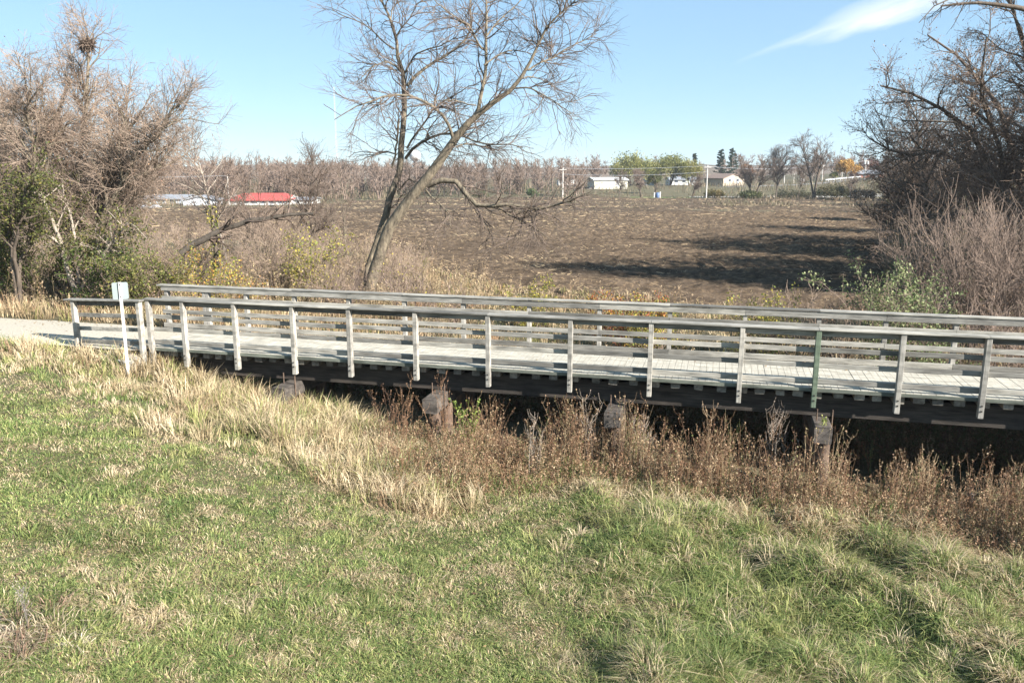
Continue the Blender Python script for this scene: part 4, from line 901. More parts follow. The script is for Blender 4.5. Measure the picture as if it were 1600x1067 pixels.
# limbs of a near tree reaching in at the upper right
nl = empty('overhanging_tree', (15.5, 20.0, float(hgt(15.5, 20.0))), label='near tree whose dark mossy limb reaches in at the top right corner', cat='tree')
off = np.array(nl.location); Dn = 20.
P0 = resample(np.array([[0, 0, -.3], [.1, 0, 3], [0, .1, 6], [-.3, 0, 9], [-.4, 0, 13]], float), 12)
lm = [resample(limb_world(q_, Dn, s_), 12) - off for q_, s_ in [([(1780, 80), (1700, 40), (1600, 14), (1560, 8), (1520, 4), (1470, 10)], .1), ([(1760, 30), (1600, -30), (1520, -14), (1490, -4), (1462, 8), (1445, 22), (1436, 36)], -.2), ([(1760, 70), (1660, 30), (1600, 60), (1590, 30), (1570, 12)], .3), ([(1760, 20), (1640, -40), (1540, -30), (1510, 0), (1500, 20), (1492, 36)], .2)]]
lm[0][0] = P0[7]; lm[1][0] = P0[8]; lm[2][0] = P0[7]; lm[3][0] = P0[8]
tr_, trr = np.array([P0]), np.linspace(.3, .1, 12)[None]; lm = np.array(lm); lmr = np.array([np.linspace(.12, .02, 12), np.linspace(.06, .008, 12), np.linspace(.06, .01, 12), np.linspace(.05, .008, 12)])
V, Q = joinVQ([tubes(tr_, trr, 9), tubes(lm, lmr, 7)]); mk('trunk', V, Q, None, M_BARKD, nl, smooth=True)
q1, qr = spawn(lm, lmr, 46, (.3, 1.0), .7, -.03, .2, .012, .005, 6, (.3, 1)); q2, qr2 = spawn(q1, qr, 190, (.12, .4), .6, -.03, .16, .006, .003, 4)
V, Q = joinVQ([tubes(q1, qr, 4), tubes(q2, qr2, 3)]); mk('crown', V, Q, None, M_TWIGD, nl)

# dry scrub between bridge and field: grass stems and thin stalks
n = 9500
y = rng.uniform(20, 58, n); x = rng.uniform(-.85, .8, n) * y; lu, lv = to_local(x, y)
fn = field_near(x); den = (lv > 3.0) * sstep(2.5, -1.0, y - fn) + .9 * (x > field_right(y) - .8) * (y < 60)
den = den * (1 - ((lu < -9.5) & (lv < 3.05)))
ok = rng.random(n) < den; x, y = x[ok], y[ok]; n = len(x)
V, Q, T, C_ = tufts(n, x, y, rng.uniform(.25, .75, n) * (.5 + .9 * fbm(x, y, 2.5, 141)) * np.where(x > -4, .8, 1.15), rng.uniform(.06, .2, n), 22, [S1, S3, (.3, .22, .14), B2, (.2, .19, .07), S2], [.25, .22, .2, .12, .13, .08], .005, .5, M_STRAW)
tag(mk('dry_scrub_grass', V, Q, T, M_STRAW, col=C_), 'tan dry grass and scrub between the bridge and the field', 'scrub', kind='stuff')
n = 5200
y = rng.uniform(21, 60, n); x = rng.uniform(-.85, .8, n) * y; lu, lv = to_local(x, y); fn = field_near(x)
ok = (lv > 3.6) & (rng.random(n) < sstep(2.5, -1., y - fn) * np.where(x < 0, 1, .55)) & ~((lu < -9.5) & (lv < 4.2)); x, y = x[ok], y[ok]; n = len(x)
V, Q, C_ = weeds(x, y, hgt(x, y), rng.uniform(.5, 1.7, n) * (.35 + .9 * fbm(x, y, 3, 151)) * np.where(x < -1, 1.25, .75), [B3, S1, S3, (.3, .22, .15), B2, (.2, .19, .06)], [.2, .22, .2, .2, .1, .08], 20, .045)
tag(mk('dry_scrub_stalks', V, Q, None, M_STRAW, col=C_), 'thin brown stalks of scrub between the bridge and the field', 'scrub', kind='stuff')

# twiggy tan scrub left of and behind the leaning tree
n = 330; ys = rng.uniform(29, 74, n); xs = -rng.uniform(.1, .72, n) * ys; lu, lv = to_local(xs, ys); ok = (lv > 4.5) & (ys < field_near(xs) + 1) & ~((xs / ys > -.19) & (ys < 36)); xs, ys = xs[ok], ys[ok]; n = len(xs)
hs_ = rng.uniform(.9, 2.3, n) * (.6 + .7 * fbm(xs, ys, 6, 191)); z0 = hgt(xs, ys); K = 5; m_ = n * 6; k = np.repeat(np.arange(n), 6); t = np.linspace(0, 1, K); ln = rng.normal(0, .38, (m_, 2)); P = np.zeros((m_, K, 3))
P[:, :, 0] = xs[k][:, None] + ln[:, :1] * hs_[k][:, None] * t + rng.normal(0, .03, (m_, K)); P[:, :, 1] = ys[k][:, None] + ln[:, 1:] * hs_[k][:, None] * t; P[:, :, 2] = z0[k][:, None] - .05 + hs_[k][:, None] * t * .9
Rd = (.011 * (1.1 - t * .7))[None] * np.ones((m_, 1)); b1, r1 = spawn(P, Rd, m_ * 7, (.35, 1.0), .65, .05, .15, .008, .005, 5, (.15, 1)); b2, r2 = spawn(b1, r1, m_ * 14, (.15, .5), .6, .03, .15, .006, .004, 4, (.1, 1))
V, Q = joinVQ([tubes(P, Rd, 3), tubes(b1, r1, 3), tubes(b2, r2, 3)])
tag(mk('twiggy_scrub', V, Q, None, M_TWIGW), 'low mass of tan twiggy scrub left of the leaning tree', 'scrub', kind='stuff')
i = rng.integers(0, len(b2), 5200); C_ = b2[i, rng.integers(1, 4, 5200)]; V, Q = leaf_quads(C_, np.full(5200, .075)); tag(mk('scrub_leaves', V, Q, None, M_LEAF, col=np.repeat(cols(5200, [S1, (.3, .26, .07), (.4, .32, .08), (.2, .2, .06), B2], [.3, .2, .15, .2, .15]), 4, 0)), 'last yellow and tan leaves scattered through the twiggy scrub', 'leaves', kind='stuff')

# brown leaves blown onto the path and the bank
n = 2600
x, y = polar(n, 5, 30, -42, 42); lu, lv = to_local(x, y); k = (y < mow_limit(x) + .5) & (lv < -.2); x, y = x[k], y[k]
lu = rng.uniform(-24, -9.8, 420); e_ = rng.random(420); lv = np.where(e_ < .7, 2.75 - rng.gamma(1.2, .25, 420), rng.uniform(0, 2.6, 420)); x2, y2 = to_world(lu, lv)
lu = rng.uniform(-10, 14, 160); lv = np.where(rng.random(160) < .7, 2.33 - rng.gamma(1., .1, 160), rng.uniform(.25, 2.3, 160)); x3, y3 = to_world(lu, lv)
C_ = np.concatenate([np.stack([x, y, hgt(x, y) + .05], 1), np.stack([x2, y2, np.maximum(hgt(x2, y2, False) + .035, -.06) + .02], 1), np.stack([x3, y3, np.full(160, .012)], 1)])
V, Q = leaf_quads(C_, np.full(len(C_), .07)); V = V.reshape(-1, 4, 3); V[:, :, 2] = C_[:, None, 2] + (V[:, :, 2] - C_[:, None, 2]) * .3
tag(mk('fallen_leaves', V.reshape(-1, 3), Q, None, M_LEAF, col=np.repeat(cols(len(C_), [(.2, .13, .07), (.3, .2, .1), (.15, .09, .055), (.36, .27, .12)]), 4, 0)), 'small brown fallen leaves on the path, the deck and the grass bank', 'leaves', kind='stuff')
# ------------------------------------------------------------------ beyond the field
def far_pt(px, py, y): p = on_y(px, py, y); return p
M_WHITE = m_plain('white_siding', (.52, .52, .50), .6, .05, 2); M_CREAM = m_plain('cream_siding', (.5, .485, .4), .6, .06, 2); M_GREYW = m_plain('grey_siding', (.45, .47, .49), .6, .08, 2)
M_REDR = m_plain('red_metal_roof', (.4, .075, .06), .5, .12, 1.5); M_GREYR = m_plain('grey_roof', (.25, .26, .28), .6, .1, 1.5); M_DARKR = m_plain('dark_shingles', (.09, .085, .085), .85, .2, 3)
M_TANW = m_plain('tan_brick', (.42, .35, .28), .85, .12, 3); M_BROWNR = m_plain('brown_shingles', (.22, .16, .13), .85, .2, 3); M_WIN = m_plain('window_glass', (.05, .06, .08), .15, .1, 1); M_REDB = m_plain('red_brick', (.3, .1, .07), .85, .15, 3)
M_POLE = m_plain('utility_pole_wood', (.5, .47, .43), .8, .15, 3); M_METAL = m_plain('galvanised_steel', (.55, .57, .6), .4, .08, 2, .3)
def building(px0, px1, py_base, py_eave, py_ridge, y, label, wall, roof, depth=9., rz=0., nwin=3, gable='side', cat='building', name='building', door=True, over=.35, hip=0.):
    a = far_pt(px0, py_base, y); b_ = far_pt(px1, py_base, y); W = abs(b_[0] - a[0]); cx_ = (a[0] + b_[0]) / 2; zb = a[2]
    ze = far_pt(px0, py_eave, y)[2] - zb; zr = far_pt(px0, py_ridge, y + depth / 2)[2] - zb; zr = max(zr, ze + .2)
    root = empty(name, (cx_, y, zb), rz, label=label, cat=cat); h = W / 2
    MB_ = MB().box(-h, h, 0, depth, -3, ze)
    if gable == 'front': MB_.add([(-h, .003, ze), (h, .003, ze), (0, .003, zr), (-h, depth - .003, ze), (h, depth - .003, ze), (0, depth - .003, zr)], [], [(0, 1, 2), (4, 3, 5)])
    else: MB_.add([(-h + .003, 0, ze), (-h + .003, depth, ze), (-h + .003, depth / 2, zr - .1), (h - .003, 0, ze), (h - .003, depth, ze), (h - .003, depth / 2, zr - .1)], [], [(1, 0, 2), (3, 4, 5)])
    MB_.build('wall', wall, root)
    o = over; t = .15; rb = MB()
    if gable == 'front':
        for s_ in (-1, 1):
            rb.add([(s_ * (h + o), -o, ze - .1), (0, -o, zr), (0, depth + o, zr), (s_ * (h + o), depth + o, ze - .1), (s_ * (h + o), -o, ze - .1 + t), (0, -o, zr + t), (0, depth + o, zr + t), (s_ * (h + o), depth + o, ze - .1 + t)], [(0, 1, 2, 3), (4, 5, 6, 7), (0, 1, 5, 4), (1, 2, 6, 5), (2, 3, 7, 6), (3, 0, 4, 7)])
    else:
        for y0, sg_ in ((-o, 1), (depth + o, -1)):
            hx = h + o; ix = hx - hip
            rb.add([(-hx, y0, ze - .1), (hx, y0, ze - .1), (ix, depth / 2, zr), (-ix, depth / 2, zr), (-hx, y0, ze - .1 + t), (hx, y0, ze - .1 + t), (ix, depth / 2, zr + t), (-ix, depth / 2, zr + t)], [(0, 1, 2, 3), (4, 5, 6, 7), (0, 1, 5, 4), (1, 2, 6, 5), (2, 3, 7, 6), (3, 0, 4, 7)])
        if hip:
            for s_ in (-1, 1): rb.add([(s_ * hx, -o, ze - .05 + t), (s_ * hx, depth + o, ze - .05 + t), (s_ * ix, depth / 2, zr + t)], [], [(0, 1, 2)])
    rb.build('roof', roof, root)
    for k in range(nwin):
        xc = -h + W * (k + .8) / (nwin + .6); ww = min(.6, W * .06); w0 = ze * .45
        fr = MB().box(xc - ww - .08, xc + ww + .08, -.05, -.003, w0 - .08, min(ze - .15, w0 + 1.1)).build('window', M_WHITE, root)
        MB().box(xc - ww, xc + ww, -.075, -.053, w0, min(ze - .25, w0 + 1.0)).build('pane', M_WIN, fr)
    if door:
        MB().box(h * .3, h * .3 + min(.95, W * .12), -.06, -.003, 0, min(2.0, ze * .85)).build('door', M_GREYW, root)
    return root
building(357, 452, 321, 313, 303, 150, 'long building with a bright red metal roof and white walls beyond the scrub', M_WHITE, M_REDR, 8, 0, 6, hip=2)
building(457, 487, 322, 312, 309, 153, 'small flat white building right of the red roofed building', M_WHITE, M_GREYR, 7, 0, 2)
building(288, 338, 321, 313, 306, 148, 'grey house with a pale roof and gable left of the red roofed building', M_GREYW, M_GREYR, 8, R(12), 2, gable='front')
building(222, 285, 320, 311, 305, 156, 'long low pale grey shed seen through the thicket branches', M_GREYW, M_GREYR, 9, 0, 3)
building(152, 168, 322, 310, 309, 146, 'small bright white shed behind the thicket stems', M_WHITE, M_WHITE, 5, 0, 1)
building(928, 981, 292, 281.5, 278, 222, 'long cream metal shed with a low gable across the field', M_CREAM, M_WHITE, 9, R(6), 0, door=True)
building(1047, 1090, 288, 281, 277, 262, 'low white house between the willow and the tan house', M_WHITE, M_GREYR, 8, 0, 3)
building(1126, 1166, 287, 279, 272, 250, 'tan gabled house with a white roof edge left of the bare roadside trees', M_TANW, M_BROWNR, 9, R(25), 2, gable='front')
building(1342, 1380, 279, 272, 266.5, 285, 'dark roofed red brick house up the road at the right', M_REDB, M_GREYR, 9, 0, 3)
building(1005, 1022, 290, 284, 281, 255, 'small grey shed half hidden below the willow', M_GREYW, M_GREYR, 5, 0, 0, door=False)

def vehicle(px0, px1, py_base, py_top, y, label, cat, name, paint, kind='camper'):
    a = far_pt(px0, py_base, y); b_ = far_pt(px1, py_base, y); L_ = b_[0] - a[0]; H = far_pt(px0, py_top, y)[2] - a[2]
    root = empty(name, ((a[0] + b_[0]) / 2, y, a[2]), R(8), label=label, cat=cat); h = L_ / 2; wr = min(.38, H * .22); D = 2.2
    s = MB()
    if kind == 'camper':
        pts = [(-h, .35), (-h * .97, H * .9), (-h * .8, H), (h * .7, H), (h, H * .8), (h, .5), (h * .9, .35)]
    else:
        pts = [(-h, wr), (-h, H * .55), (-h * .6, H * .62), (-h * .35, H), (h * .4, H), (h * .62, H * .6), (h, H * .52), (h, wr)]
    n = len(pts); V = [(x, 0, z) for x, z in pts] + [(x, D, z) for x, z in pts]; cz = H * .4
    V += [(0, 0, cz), (0, D, cz)]
    s.add(V, [[i, (i + 1) % n, n + (i + 1) % n, n + i] for i in range(n)], [[2 * n, i, (i + 1) % n] for i in range(n)] + [[2 * n + 1, n + i, n + (i + 1) % n] for i in range(n)])
    s.build('body', paint, root)
    MB().box(-h * .35, h * .3, -.03, -.003, H * .6, H * .85).build('window', M_WIN, root)
    for xx in (-h * .6, h * .6):
        V, Q = tubes(np.array([[[xx, -.02, wr], [xx, .2, wr]]]), np.array([[wr, wr]]), 12)
        V = np.r_[V, [[xx, -.02, wr]]]; mk('wheel', V, Q, [[24, k, (k + 1) % 12] for k in range(12)], M_DARKR, root)
vehicle(872, 904, 292, 281, 236, 'white camper trailer parked beside the utility pole across the field', 'camper', 'camper_trailer', M_WHITE)
vehicle(921, 930, 296.5, 293.5, 222, 'white car left of the cream shed across the field', 'car', 'parked_car', M_WHITE, 'car')
vehicle(213, 226, 326, 320, 138, 'dark grey car seen through the thicket branches', 'car', 'parked_car', M_GREYR, 'car')
vehicle(234, 247, 327, 321, 139, 'silver car seen through the thicket right of the dark grey car', 'car', 'parked_car', M_METAL, 'car')
# blue and white tank at the field edge
p = far_pt(1027, 311, 188); tk = empty('storage_tank', (p[0], p[1], float(hgt(p[0], p[1], False))), label='blue and white upright tank at the far edge of the field', cat='tank')
V, Q = tubes(np.array([[[0, 0, 0], [0, 0, .2], [0, 0, 1.15], [0, 0, 1.3]]]), np.array([[.42, .45, .45, .25]]), 14); mk('barrel', V, Q, None, m_plain('blue_paint', (.08, .13, .24), .5, .1, 2), tk, smooth=True)
MB().box(-.8, -.55, -.1, .1, 0, 1.3).build('leg', M_WHITE, tk); MB().box(.5, .75, -.1, .1, 0, 1.45).build('leg', M_WHITE, tk)

# utility poles and wires
def pole(px, py_b, py_t, y, label, arms=1, metal=False, r=.14):
    p = far_pt(px, py_b, y); z0 = float(hgt(p[0], y, False)); zt = far_pt(px, py_t, y)[2] - z0
    root = empty('utility_pole', (p[0], y, z0), label=label, cat='utility pole', group='utility poles beyond the field')
    V, Q = tubes(np.array([[[0, 0, -.5], [0, 0, zt * .5], [0, 0, zt]]]), np.array([[r * 1.15, r, r * .8]]), 8); mk('post', V, Q, None, M_POLE, root, smooth=True)
    if arms: MB().box(-.8, .8, -r - .12, -r - .003, zt - .55, zt - .4).build('crossarm', M_POLE, root)
    return p[0], y, z0 + zt
pa = pole(879, 311, 262, 186, 'pale utility pole left of the cream shed, holding the left end of the wires')
pb = pole(1103, 315, 258, 180, 'pale utility pole right of the willow, holding the right end of the wires')
pc = pole(358, 318, 273, 147, 'thin white pole left of the red roofed building', 0, r=.1)
pd = pole(1225, 286, 262, 260, 'pale pole behind the slim bare roadside tree', 1); pe = pole(1284, 284, 257, 262, 'grey pole right of the forked roadside tree'); pf = pole(1315, 280, 264, 270, 'dark pole left of the orange tree', 0); pg = pole(1351, 279, 249, 272, 'utility pole with white transformers in front of the dark roofed house')
pj = pole(1240, 287, 271, 262, 'short thin pole right of the pale pole', 0, r=.09)
for s_, lb in ((-.5, 'left'), (.5, 'right')):
    V, Q = tubes(np.array([[[0, 0, 0], [0, 0, .05], [0, 0, .85], [0, 0, .9]]]), np.array([[.1, .3, .3, .1]]), 10); o = mk('transformer', V, Q, None, M_WHITE); o.location = (pg[0] + s_, pg[1] - .3, pg[2] - 1.6); tag(o, f'{lb} one of two white transformer cans on the pole by the dark roofed house', 'transformer')
gw = 'wires strung between the utility poles'
def wire(a, b_, dz, sag, label, r=.028):
    t = np.linspace(0, 1, 24); P = np.array(a)[None] * (1 - t)[:, None] + np.array(b_)[None] * t[:, None]; P[:, 2] += dz - sag * 4 * t * (1 - t)
    V, Q = tubes(P[None], np.full((1, 24), r), 4); o = mk('power_wire', V, Q, None, M_METAL); tag(o, label, 'wire', gw)
wire(pa, pb, -.15, .35, 'upper wire between the two pale utility poles across the field'); wire(pa, pb, -1.45, .5, 'lower wire between the two pale utility poles across the field')
wire(pb, pe, -.3, .8, 'long wire from the pole right of the willow to the grey pole'); wire(pe, pg, -.3, .5, 'wire from the grey pole to the pole with transformers'); wire(pc, (pc[0] - 90, 147, pc[2]), -.2, .6, 'wire leading left from the thin white pole')
# radio mast and two thin antenna masts
def mast(px, py_b, py_t, y, label, r=.22):
    p = far_pt(px, py_b, y); zt = far_pt(px, py_t, y)[2]; H = zt - p[2]
    root = empty('radio_mast', (p[0], y, p[2]), label=label, cat='mast'); P = []
    for a in range(3): P.append([[math.cos(a * 2.09) * r, math.sin(a * 2.09) * r, 0], [math.cos(a * 2.09) * r * .6, math.sin(a * 2.09) * r * .6, H]])
    V, Q = tubes(np.array(P), np.full((3, 2), .05 if r > .1 else .03), 4); L_ = [(V, Q)]
    nb = 40; zz = np.linspace(0, H * .98, nb + 1); B = []
    for k in range(nb):
        k0 = 1 - .4 * zz[k] / H; B.append([[math.cos(k * 2.09) * r * k0, math.sin(k * 2.09) * r * k0, zz[k]], [math.cos((k + 1) * 2.09) * r * k0, math.sin((k + 1) * 2.09) * r * k0, zz[k + 1]]])
    L_.append(tubes(np.array(B), np.full((nb, 2), .03), 3)); V, Q = joinVQ(L_); mk('lattice', V, Q, None, M_METAL, root)
    return root
mast(527, 262, 136, 420, 'tall thin lattice radio mast left of the leaning tree', .4)
mast(901, 262, 231, 420, 'left one of two thin masts above the far woods', .2); mast(913, 262, 236, 430, 'right one of two thin masts above the far woods', .2)
# white water tower dome glimpsed behind the leaning tree
p = far_pt(649, 268, 600); wt = empty('water_tower', (p[0], 600, -1), label='white round water tower rising from the far woods behind the leaning tree', cat='water tower')
zc = far_pt(649, 243, 600)[2] + 1; th_ = np.linspace(0, math.pi, 9); P = np.stack([np.zeros(9), np.zeros(9), zc - 4.4 * np.cos(th_)], 1)[None]; V, Q = tubes(P, (4.4 * np.sin(th_) + .02)[None], 16); mk('bowl', V, Q, None, M_WHITE, wt, smooth=True)
V, Q = tubes(np.array([[[0, 0, 0], [0, 0, zc - 4]]]), np.array([[1., .8]]), 10); mk('stem', V, Q, None, M_WHITE, wt, smooth=True)

# road with a pale verge on the rise at the right
def strip(name, pts, w, mat, lift=.05):
    P = resample(np.array(pts, float), 40); d = norm(np.gradient(P, axis=0)); nrm = np.stack([-d[:, 1], d[:, 0]], 1)
    Lp = P[:, :2] + nrm * w / 2; Rp = P[:, :2] - nrm * w / 2
    V = np.concatenate([np.c_[Lp, hgt(Lp[:, 0], Lp[:, 1], False) + lift], np.c_[Rp, hgt(Rp[:, 0], Rp[:, 1], False) + lift]])
    return tag(mk(name, V, [[i, i + 1, 41 + i, 40 + i] for i in range(39)], None, mat), kind='structure')
M_ROAD = m_plain('old_asphalt', (.2, .19, .185), .9, .12, .6); M_LANE = m_plain('farm_lane_gravel', (.5, .47, .42), .95, .1, .6)
strip('road', [(60, 236), (90, 244), (120, 258), (160, 285), (240, 330)], 7, M_ROAD)
strip('farm_lane', [(42, 192.5), (60, 193.5), (80, 196), (100, 202)], 6, M_LANE)
strip('grass_verge', [(10, 191.5), (30, 191), (45, 190.5)], 3.5, m_plain('verge_grass', (.12, .19, .05), .9, .2, .8), .06)
# guard rail along the road
ga, gb = far_pt(1290, 286, 252), far_pt(1345, 282, 262)
gr = empty('guard_rail', (ga[0], ga[1], float(hgt(ga[0], ga[1], False))), label='pale guard rail along the road on the rise at the right', cat='guard rail')
dv_ = np.array([gb[0] - ga[0], gb[1] - ga[1]]); Lr = np.linalg.norm(dv_); gr.rotation_euler = (0, 0, math.atan2(dv_[1], dv_[0])); zg = float(hgt(gb[0], gb[1], False)) - gr.location.z
s = MB(); s.add([(0, 0, .45), (Lr, 0, .45 + zg), (Lr, 0, .8 + zg), (0, 0, .8), (0, .06, .45), (Lr, .06, .45 + zg), (Lr, .06, .8 + zg), (0, .06, .8)], [(0, 1, 2, 3), (4, 5, 6, 7), (0, 1, 5, 4), (2, 3, 7, 6), (1, 2, 6, 5), (0, 3, 7, 4)]); s.build('beam', M_GREYW, gr)
for k in range(6):
    t = (k + .5) / 6; MB().box(Lr * t - .08, Lr * t + .08, .07, .2, -.5 + zg * t, .78 + zg * t).build('post', M_POLE, gr)
def rsign(px, py_b, py_t, y, label):
    p = far_pt(px, py_b, y); z0 = float(hgt(p[0], y, False)); H = max(1.4, far_pt(px, py_t, y)[2] - z0)
    root = empty('road_sign', (p[0], y, z0), label=label, cat='road sign'); MB().box(-.05, .05, -.05, .05, -.3, H).build('post', M_METAL, root); s = MB(); s.add(*plate(.75, .8, .03, H - .8, -.085)); s.build('sign_panel', M_WHITE, root)
rsign(1251, 287, 279, 245, 'left one of two small white road signs by the bare roadside trees'); rsign(1255, 287, 278.5, 246, 'right one of two small white road signs by the bare roadside trees')

# leafy trees: willow, pines, orange maple
def leafy(px, py_b, py_t, wpx, y, label, pal, n=5200, size=.42, name='leafy_tree', shape=1.0, droop=0., cat='tree', mats=(M_BARKD, M_TWIGD), group=None, w=None):
    p = far_pt(px, py_b, y); z0 = float(hgt(p[0], y, False)); H = far_pt(px, py_t, y)[2] - z0; W = wpx * y / FPX / 2
    root = empty(name, (p[0], y, z0), label=label, cat=cat, group=group)
    P, Rd = stems(3, H * .75, .3, W / H * .8, .2 * H / 9, 7, .06, .2); b1, r1 = spawn(P, Rd, 40, (.25 * H, .45 * H), .8, .03, .15, .1, .03, 6, (.2, 1))
    V, Q = joinVQ([tubes(P, Rd, 7), tubes(b1, r1, 4)]); mk('trunk', V, Q, None, mats[0], root, smooth=True)
    nc = 46; a = norm(rng.normal(size=(nc, 3))); a[:, 2] = np.abs(a[:, 2]) * 1.1 - .35; C_ = a * np.array([W, W * .8, H * .46]) * rng.uniform(.55, .9, (nc, 1)) + np.array([0, 0, H * .52]); C_[:, 2] = np.clip(C_[:, 2], H * .12, H * .93)
    k = rng.integers(0, nc, n); rad = (W * .3 * rng.uniform(.6, 1.25, nc))[k]; off = norm(rng.normal(size=(n, 3))) * (rng.random(n) ** .45 * rad)[:, None]; off[:, 2] *= 1 + droop
    L_ = C_[k] + off; L_[:, 2] = np.maximum(L_[:, 2], .2)
    V, Q = leaf_quads(L_, np.full(n, size)); tone = cols(nc, pal, w, .22)[k] * .65 + cols(n, pal, w, .25) * .35; mk('crown', V, Q, None, M_LEAF, root, col=np.repeat(tone, 4, 0))
    return root
WIL = [(.24, .235, .075), (.19, .2, .06), (.32, .29, .1), (.13, .15, .05)]
leafy(988, 296, 239, 74, 252, 'yellow green willow, left and broadest of the leafy trees across the field', WIL, 6500, .45, droop=.5)
leafy(1046, 296, 240, 66, 254, 'yellow green willow in the middle of the leafy row across the field', WIL, 6500, .45, droop=.5)
leafy(1078, 294, 246, 40, 250, 'paler yellow willow at the right end of the leafy row', [(.3, .26, .08), (.22, .22, .07)], 4200, .4, droop=.5)
leafy(1022, 306, 262, 24, 205, 'narrow dark olive tree in front of the willows', [(.11, .12, .045), (.15, .14, .05)], 2200, .35)
leafy(1322, 287, 246, 40, 262, 'golden orange tree left of the dark roofed house', [(.42, .24, .05), (.48, .3, .07), (.34, .18, .05)], 3800, .45)
leafy(1312, 284, 243, 34, 320, 'rust brown leafy tree behind the golden tree', [(.26, .13, .07), (.2, .12, .07)], 3000, .5)
leafy(1358, 280, 246, 34, 330, 'dark red leafy tree behind the dark roofed house', [(.18, .06, .05), (.22, .1, .07)], 3000, .5)
leafy(1302, 287, 266, 14, 262, 'small yellow green tree beside the road', [(.3, .28, .07)], 900, .35)
leafy(1165, 290, 252, 26, 300, 'rust brown tree behind the tan house', [(.22, .11, .06), (.26, .15, .08)], 2400, .5)
leafy(1116, 316, 296, 34, 184, 'low olive bush right of the wire pole at the field edge', [(.14, .13, .05), (.2, .15, .06)], 2200, .3, name='bush', cat='bush')
leafy(1172, 319, 300, 40, 182, 'dark green bush below the tan house at the field edge', [(.07, .09, .03), (.11, .11, .04)], 2600, .3, name='bush', cat='bush')
leafy(1300, 320, 290, 60, 176, 'dark olive bush right of the forked roadside tree', [(.07, .075, .03), (.11, .1, .045), (.14, .11, .06)], 4200, .3, name='bush', cat='bush')
leafy(1345, 322, 296, 46, 168, 'dark brown bush at the right end of the field edge', [(.09, .07, .045), (.13, .1, .06)], 3200, .3, name='bush', cat='bush')
leafy(1240, 318, 304, 70, 184, 'long low dark bush behind the slim roadside tree', [(.06, .065, .03), (.1, .085, .045)], 3400, .3, name='bush', cat='bush')
leafy(832, 309, 294, 22, 186, 'round dark green bush at the field edge left of the camper', [(.08, .12, .045), (.12, .15, .06)], 1800, .25, name='bush', cat='bush')
leafy(752, 309, 297, 28, 187, 'low green brown bush at the far field edge right of the leaning tree', [(.09, .1, .05), (.14, .13, .07)], 1400, .25, name='bush', cat='bush')
def pine(px, py_b, py_t, wpx, y, label):
    p = far_pt(px, py_b, y); z0 = float(hgt(p[0], y, False)); H = far_pt(px, py_t, y)[2] - z0; W = wpx * y / FPX / 2
    root = empty('pine_tree', (p[0], y, z0), label=label, cat='tree', group='pines behind the tan house')
    V, Q = tubes(np.array([[[0, 0, -.3], [0, 0, H * .5], [.05, 0, H]]]), np.array([[.22, .14, .03]]), 7); mk('trunk', V, Q, None, M_BARKD, root, smooth=True)
    nb = 46; zz = H * np.linspace(.25, .98, nb); L_ = []
    for k in range(nb):
        a = rng.uniform(0, 6.28); R_ = W * (1.1 - zz[k] / H) ** .7 * rng.uniform(.7, 1.15); t = np.sqrt(rng.random(60)); c_ = np.stack([np.cos(a) * R_ * t, np.sin(a) * R_ * t, zz[k] + .25 * R_ * t ** 2], 1); L_.append(c_ + rng.normal(0, .16, c_.shape) * np.array([1, 1, .6]))
    L_ = np.concatenate(L_); V, Q = leaf_quads(L_, np.full(len(L_), .4)); mk('crown', V, Q, None, M_LEAF, root, col=np.repeat(cols(len(L_), [(.035, .06, .035), (.055, .085, .05), (.03, .045, .03)], None, .3), 4, 0))
pine(1124, 292, 234, 24, 285, 'left of the two tall dark pines behind the tan house'); pine(1142, 292, 232, 24, 280, 'right of the two tall dark pines behind the tan house'); pine(1083, 292, 240, 18, 290, 'dark flat topped pine rising behind the pale willow')

# bare trees at the far field edge
gb_ = 'bare trees at the far edge of the field'
def far_bare(px, D, top, py_b, label, ns=1, nb=(34, 300, 1300), lean=.1, r0=.22, mats=(M_BARKD, M_TWIGD), base=.3, rt=.018):
    p = far_pt(px, py_b, D); z0 = float(hgt(p[0], D, False)); H = far_pt(px, top, D)[2] - z0
    P, Rd = stems(ns, H * .9, .15, lean, r0, 9, .07, .15)
    return tree_obj('bare_tree', (p[0], D, z0), P, Rd, [dict(n=nb[0], L=(.25 * H, .5 * H), ang=.7, up=.05, wig=.14, rr=r0 * .45, rtip=.03, K=7, t=(base, 1), fall=.5), dict(n=nb[1], L=(.1 * H, .22 * H), ang=.65, up=.02, wig=.15, rr=.04, rtip=.02, K=5, t=(.15, 1)), dict(n=nb[2], L=(.05 * H, .11 * H), ang=.6, up=0., wig=.15, rr=.022, rtip=rt, K=4, t=(.1, 1))], None, mats, trunk_sides=7, label=label, cat='tree', group=gb_)
far_bare(1272, 178, 216, 318, 'dark forked bare tree with a broad crown, tallest at the far field edge', 2, lean=.3, r0=.34, base=.35)
far_bare(1212, 180, 218, 318, 'slim upright bare tree left of the forked one', 1, lean=.04, r0=.2)
far_bare(1177, 182, 240, 318, 'bare tree with spreading fork in front of the tan house', 2, lean=.35, r0=.24)
far_bare(1247, 182, 252, 318, 'small bare tree with a curved stem just left of the forked one', 1, (24, 160, 600), .2, .14)
far_bare(968, 186, 262, 311, 'thin dark bare tree in front of the cream shed', 1, (20, 120, 420), .06, .13)
far_bare(1002, 188, 262, 311, 'bare bushy tree with a short double trunk right of the cream shed', 2, (34, 300, 1100), .3, .2, (M_BARKD, M_TWIG))
far_bare(1080, 188, 268, 312, 'low spreading bare tree in front of the white house', 2, (30, 240, 900), .5, .16, (M_BARKD, M_TWIG))
far_bare(1330, 172, 262, 318, 'leaning dark bare trunk right of the forked tree', 1, (20, 120, 400), .3, .16)
